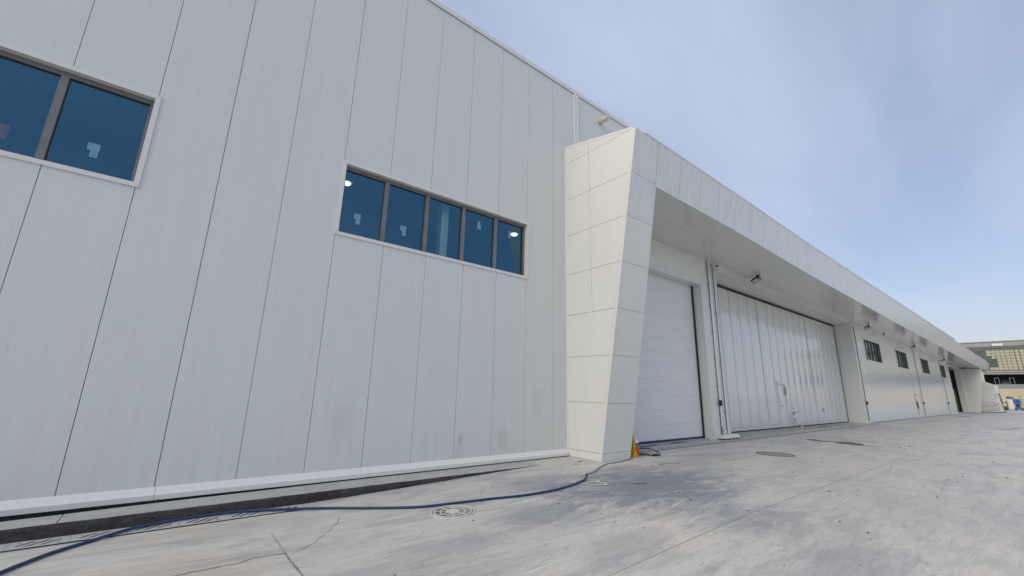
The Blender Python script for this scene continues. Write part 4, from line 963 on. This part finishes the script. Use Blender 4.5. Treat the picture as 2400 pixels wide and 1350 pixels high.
# annexe behind the far pillar
an = thing('annexe', 'beige ribbed annexe wall behind the far pillar', 'building', (112, 8.5, 0))
part('wall', MB().box(99.0, 130, 8.0, 20, 0, 7.6), M['cream'], an)
for k in range(9):
    part('pilaster', MB().box(100+k*3.2, 100.9+k*3.2, 7.7, 7.999, 0, 7.4), M['clad'], an)
part('rail', MB().box(99.0, 130, 7.6, 7.69, 4.4, 4.6), M['cornice'], an)

# glass office block beyond the yard
BX = 210.0; Kf = BX/150.0
def BZ(z): return (z-1.652)*Kf+1.652
gb = thing('glass_office_block', 'large glass office block with reflections painted on its panes behind the yard', 'building', (BX, 0, 0))
Y0, Y1 = -45.0, 30.0
zz = dict(roof=BZ(15.45), par=BZ(14.35), cor=BZ(13.45), gt=BZ(13.4), gbm=BZ(8.85), sl=BZ(7.85), tr=BZ(5.6), wl=BZ(4.55))
part('roof_edge', MB().box(BX+1.5, BX+30, Y0, Y1, zz['par'], zz['roof']).box(BX+1.2, BX+30, Y0, Y1, zz['roof']+0.001, zz['roof']+0.25), M['parapet'], gb)
for i in range(12): part('roof_panel', MB().box(BX+1.40, BX+1.497, -8+i*2.2, -8+i*2.2+2.12, zz['par']+0.1, zz['roof']-0.3), M['parapet'], gb)
part('roof_hood', MB().box(BX+1.0, BX+1.39, 7.0, 9.4, zz['par']+0.15, zz['par']+0.9).box(BX+1.1, BX+1.3, 7.9, 8.6, zz['roof']+0.26, zz['roof']+1.2), M['paper'], gb)
for i in range(4):
    h = (zz['par']-zz['cor'])/4
    part('cornice', MB().box(BX-0.3-0.12*i+0.4, BX+20, Y0, Y1, zz['cor']+i*h+0.04, zz['cor']+(i+1)*h-0.03), M['cornice' if i % 2 else 'slab'], gb)
part('curtain_wall_core', MB().box(BX+0.35, BX+25, Y0, Y1, zz['gbm'], zz['cor']), M['dark'], gb)
pw = 1.02; nrow = 7; hh = (zz['gt']-zz['gbm'])/nrow
cnt = 0
pk = {}
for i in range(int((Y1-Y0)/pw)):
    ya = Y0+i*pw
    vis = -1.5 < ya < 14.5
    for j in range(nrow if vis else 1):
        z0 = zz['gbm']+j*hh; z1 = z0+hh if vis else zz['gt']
        dk = ya > 10.2-(0.25*j if j < 5 else -0.8) or (ya > 9 and j in (1, 2, 3))  # panes that carry the painted dark reflection
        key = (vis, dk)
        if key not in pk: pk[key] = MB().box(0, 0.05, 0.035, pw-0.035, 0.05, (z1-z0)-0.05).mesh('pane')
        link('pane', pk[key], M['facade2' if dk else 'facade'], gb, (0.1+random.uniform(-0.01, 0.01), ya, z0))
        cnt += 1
lv = MB()
for j in range(nrow*3+1): lv.box(BX-0.02, BX+0.09, Y0, Y1, zz['gbm']+j*hh/3-(0.07 if j % 3 == 0 else 0.03), zz['gbm']+j*hh/3+(0.07 if j % 3 == 0 else 0.03))
tag(part('louvre', lv, M['mull'], gb), kind='stuff')
for i in range(int((Y1-Y0)/pw)):
    if i % 1 == 0 and -2 < Y0+i*pw < 15:
        w = 0.2 if i % 4 in (0, 1) and Y0+i*pw < 8 else 0.09
        part('mullion', MB().box(BX+0.0, BX+0.098, Y0+i*pw-w/2, Y0+i*pw+w/2, zz['gbm'], zz['gt']), M['mull'], gb)
part('slab_edge', MB().box(BX-1.0, BX+25, Y0, Y1, zz['sl']+0.55, zz['gbm']-0.35).box(BX-1.2, BX+25, Y0, Y1, zz['sl'], zz['sl']+0.35), M['parapet'], gb)
part('slab_shadow', MB().box(BX-0.6, BX+25, Y0, Y1, zz['sl']+0.36, zz['sl']+0.54).box(BX-0.6, BX+25, Y0, Y1, zz['gbm']-0.34, zz['gbm']-0.01), M['cornice'], gb)
part('terrace_back', MB().box(BX+5, BX+25, Y0, Y1, 0, zz['sl']-0.01), M['dark'], gb)
part('terrace_slab', MB().box(BX-2, BX+4.9, Y0, Y1, zz['wl'], zz['tr']), M['slab'], gb)
for y in (9.6, 6.4, 2.0, -2.4):
    part('terrace_frame', MB().box(BX-1.8, BX-1.7, y, y+0.1, zz['tr'], zz['tr']+1.9).box(BX-1.8, BX-1.7, y+0.9, y+1.0, zz['tr'], zz['tr']+1.9).box(BX-1.8, BX-1.7, y, y+1.0, zz['tr']+1.901, zz['tr']+2.0), M['slab'], gb)
part('ground_wall', MB().box(BX-2.2, BX+4.8, Y0, Y1, 0, zz['wl']-0.16), M['cream'], gb)
part('wall_coping', MB().box(BX-2.4, BX+4.8, Y0, Y1, zz['wl']-0.155, zz['wl']-0.005), M['paper'], gb)
part('doorway', MB().box(BX-2.25, BX-2.2, 1.5, 5.2, 0, 3.4), noisy('purple_shutter', (0.06, 0.03, 0.06), (0.04, 0.02, 0.045), 2, 0.6), gb)
# terrace plant
pl = thing('terrace_plant', 'small leafy plant on the terrace of the glass office block', 'plant', (BX-1.2, 8.4, zz['tr']))
part('planter', MB().box(BX-1.6, BX-0.8, 7.6, 9.2, zz['tr'], zz['tr']+0.35), M['irond'], pl)
mb = MB(); rg = random.Random(5)
for i in range(160):
    p = Vector((BX-1.2+rg.gauss(0, 0.25), 8.4+rg.gauss(0, 0.5), zz['tr']+0.4+abs(rg.gauss(0, 0.35))))
    u = Vector((rg.uniform(-1, 1), rg.uniform(-1, 1), rg.uniform(-1, 1))).normalized()*0.16; v = u.orthogonal().normalized()*0.07
    mb.add([p-u, p+v, p+u, p-v], [(0, 1, 2, 3)])
part('foliage', mb, M['leaf'], pl)
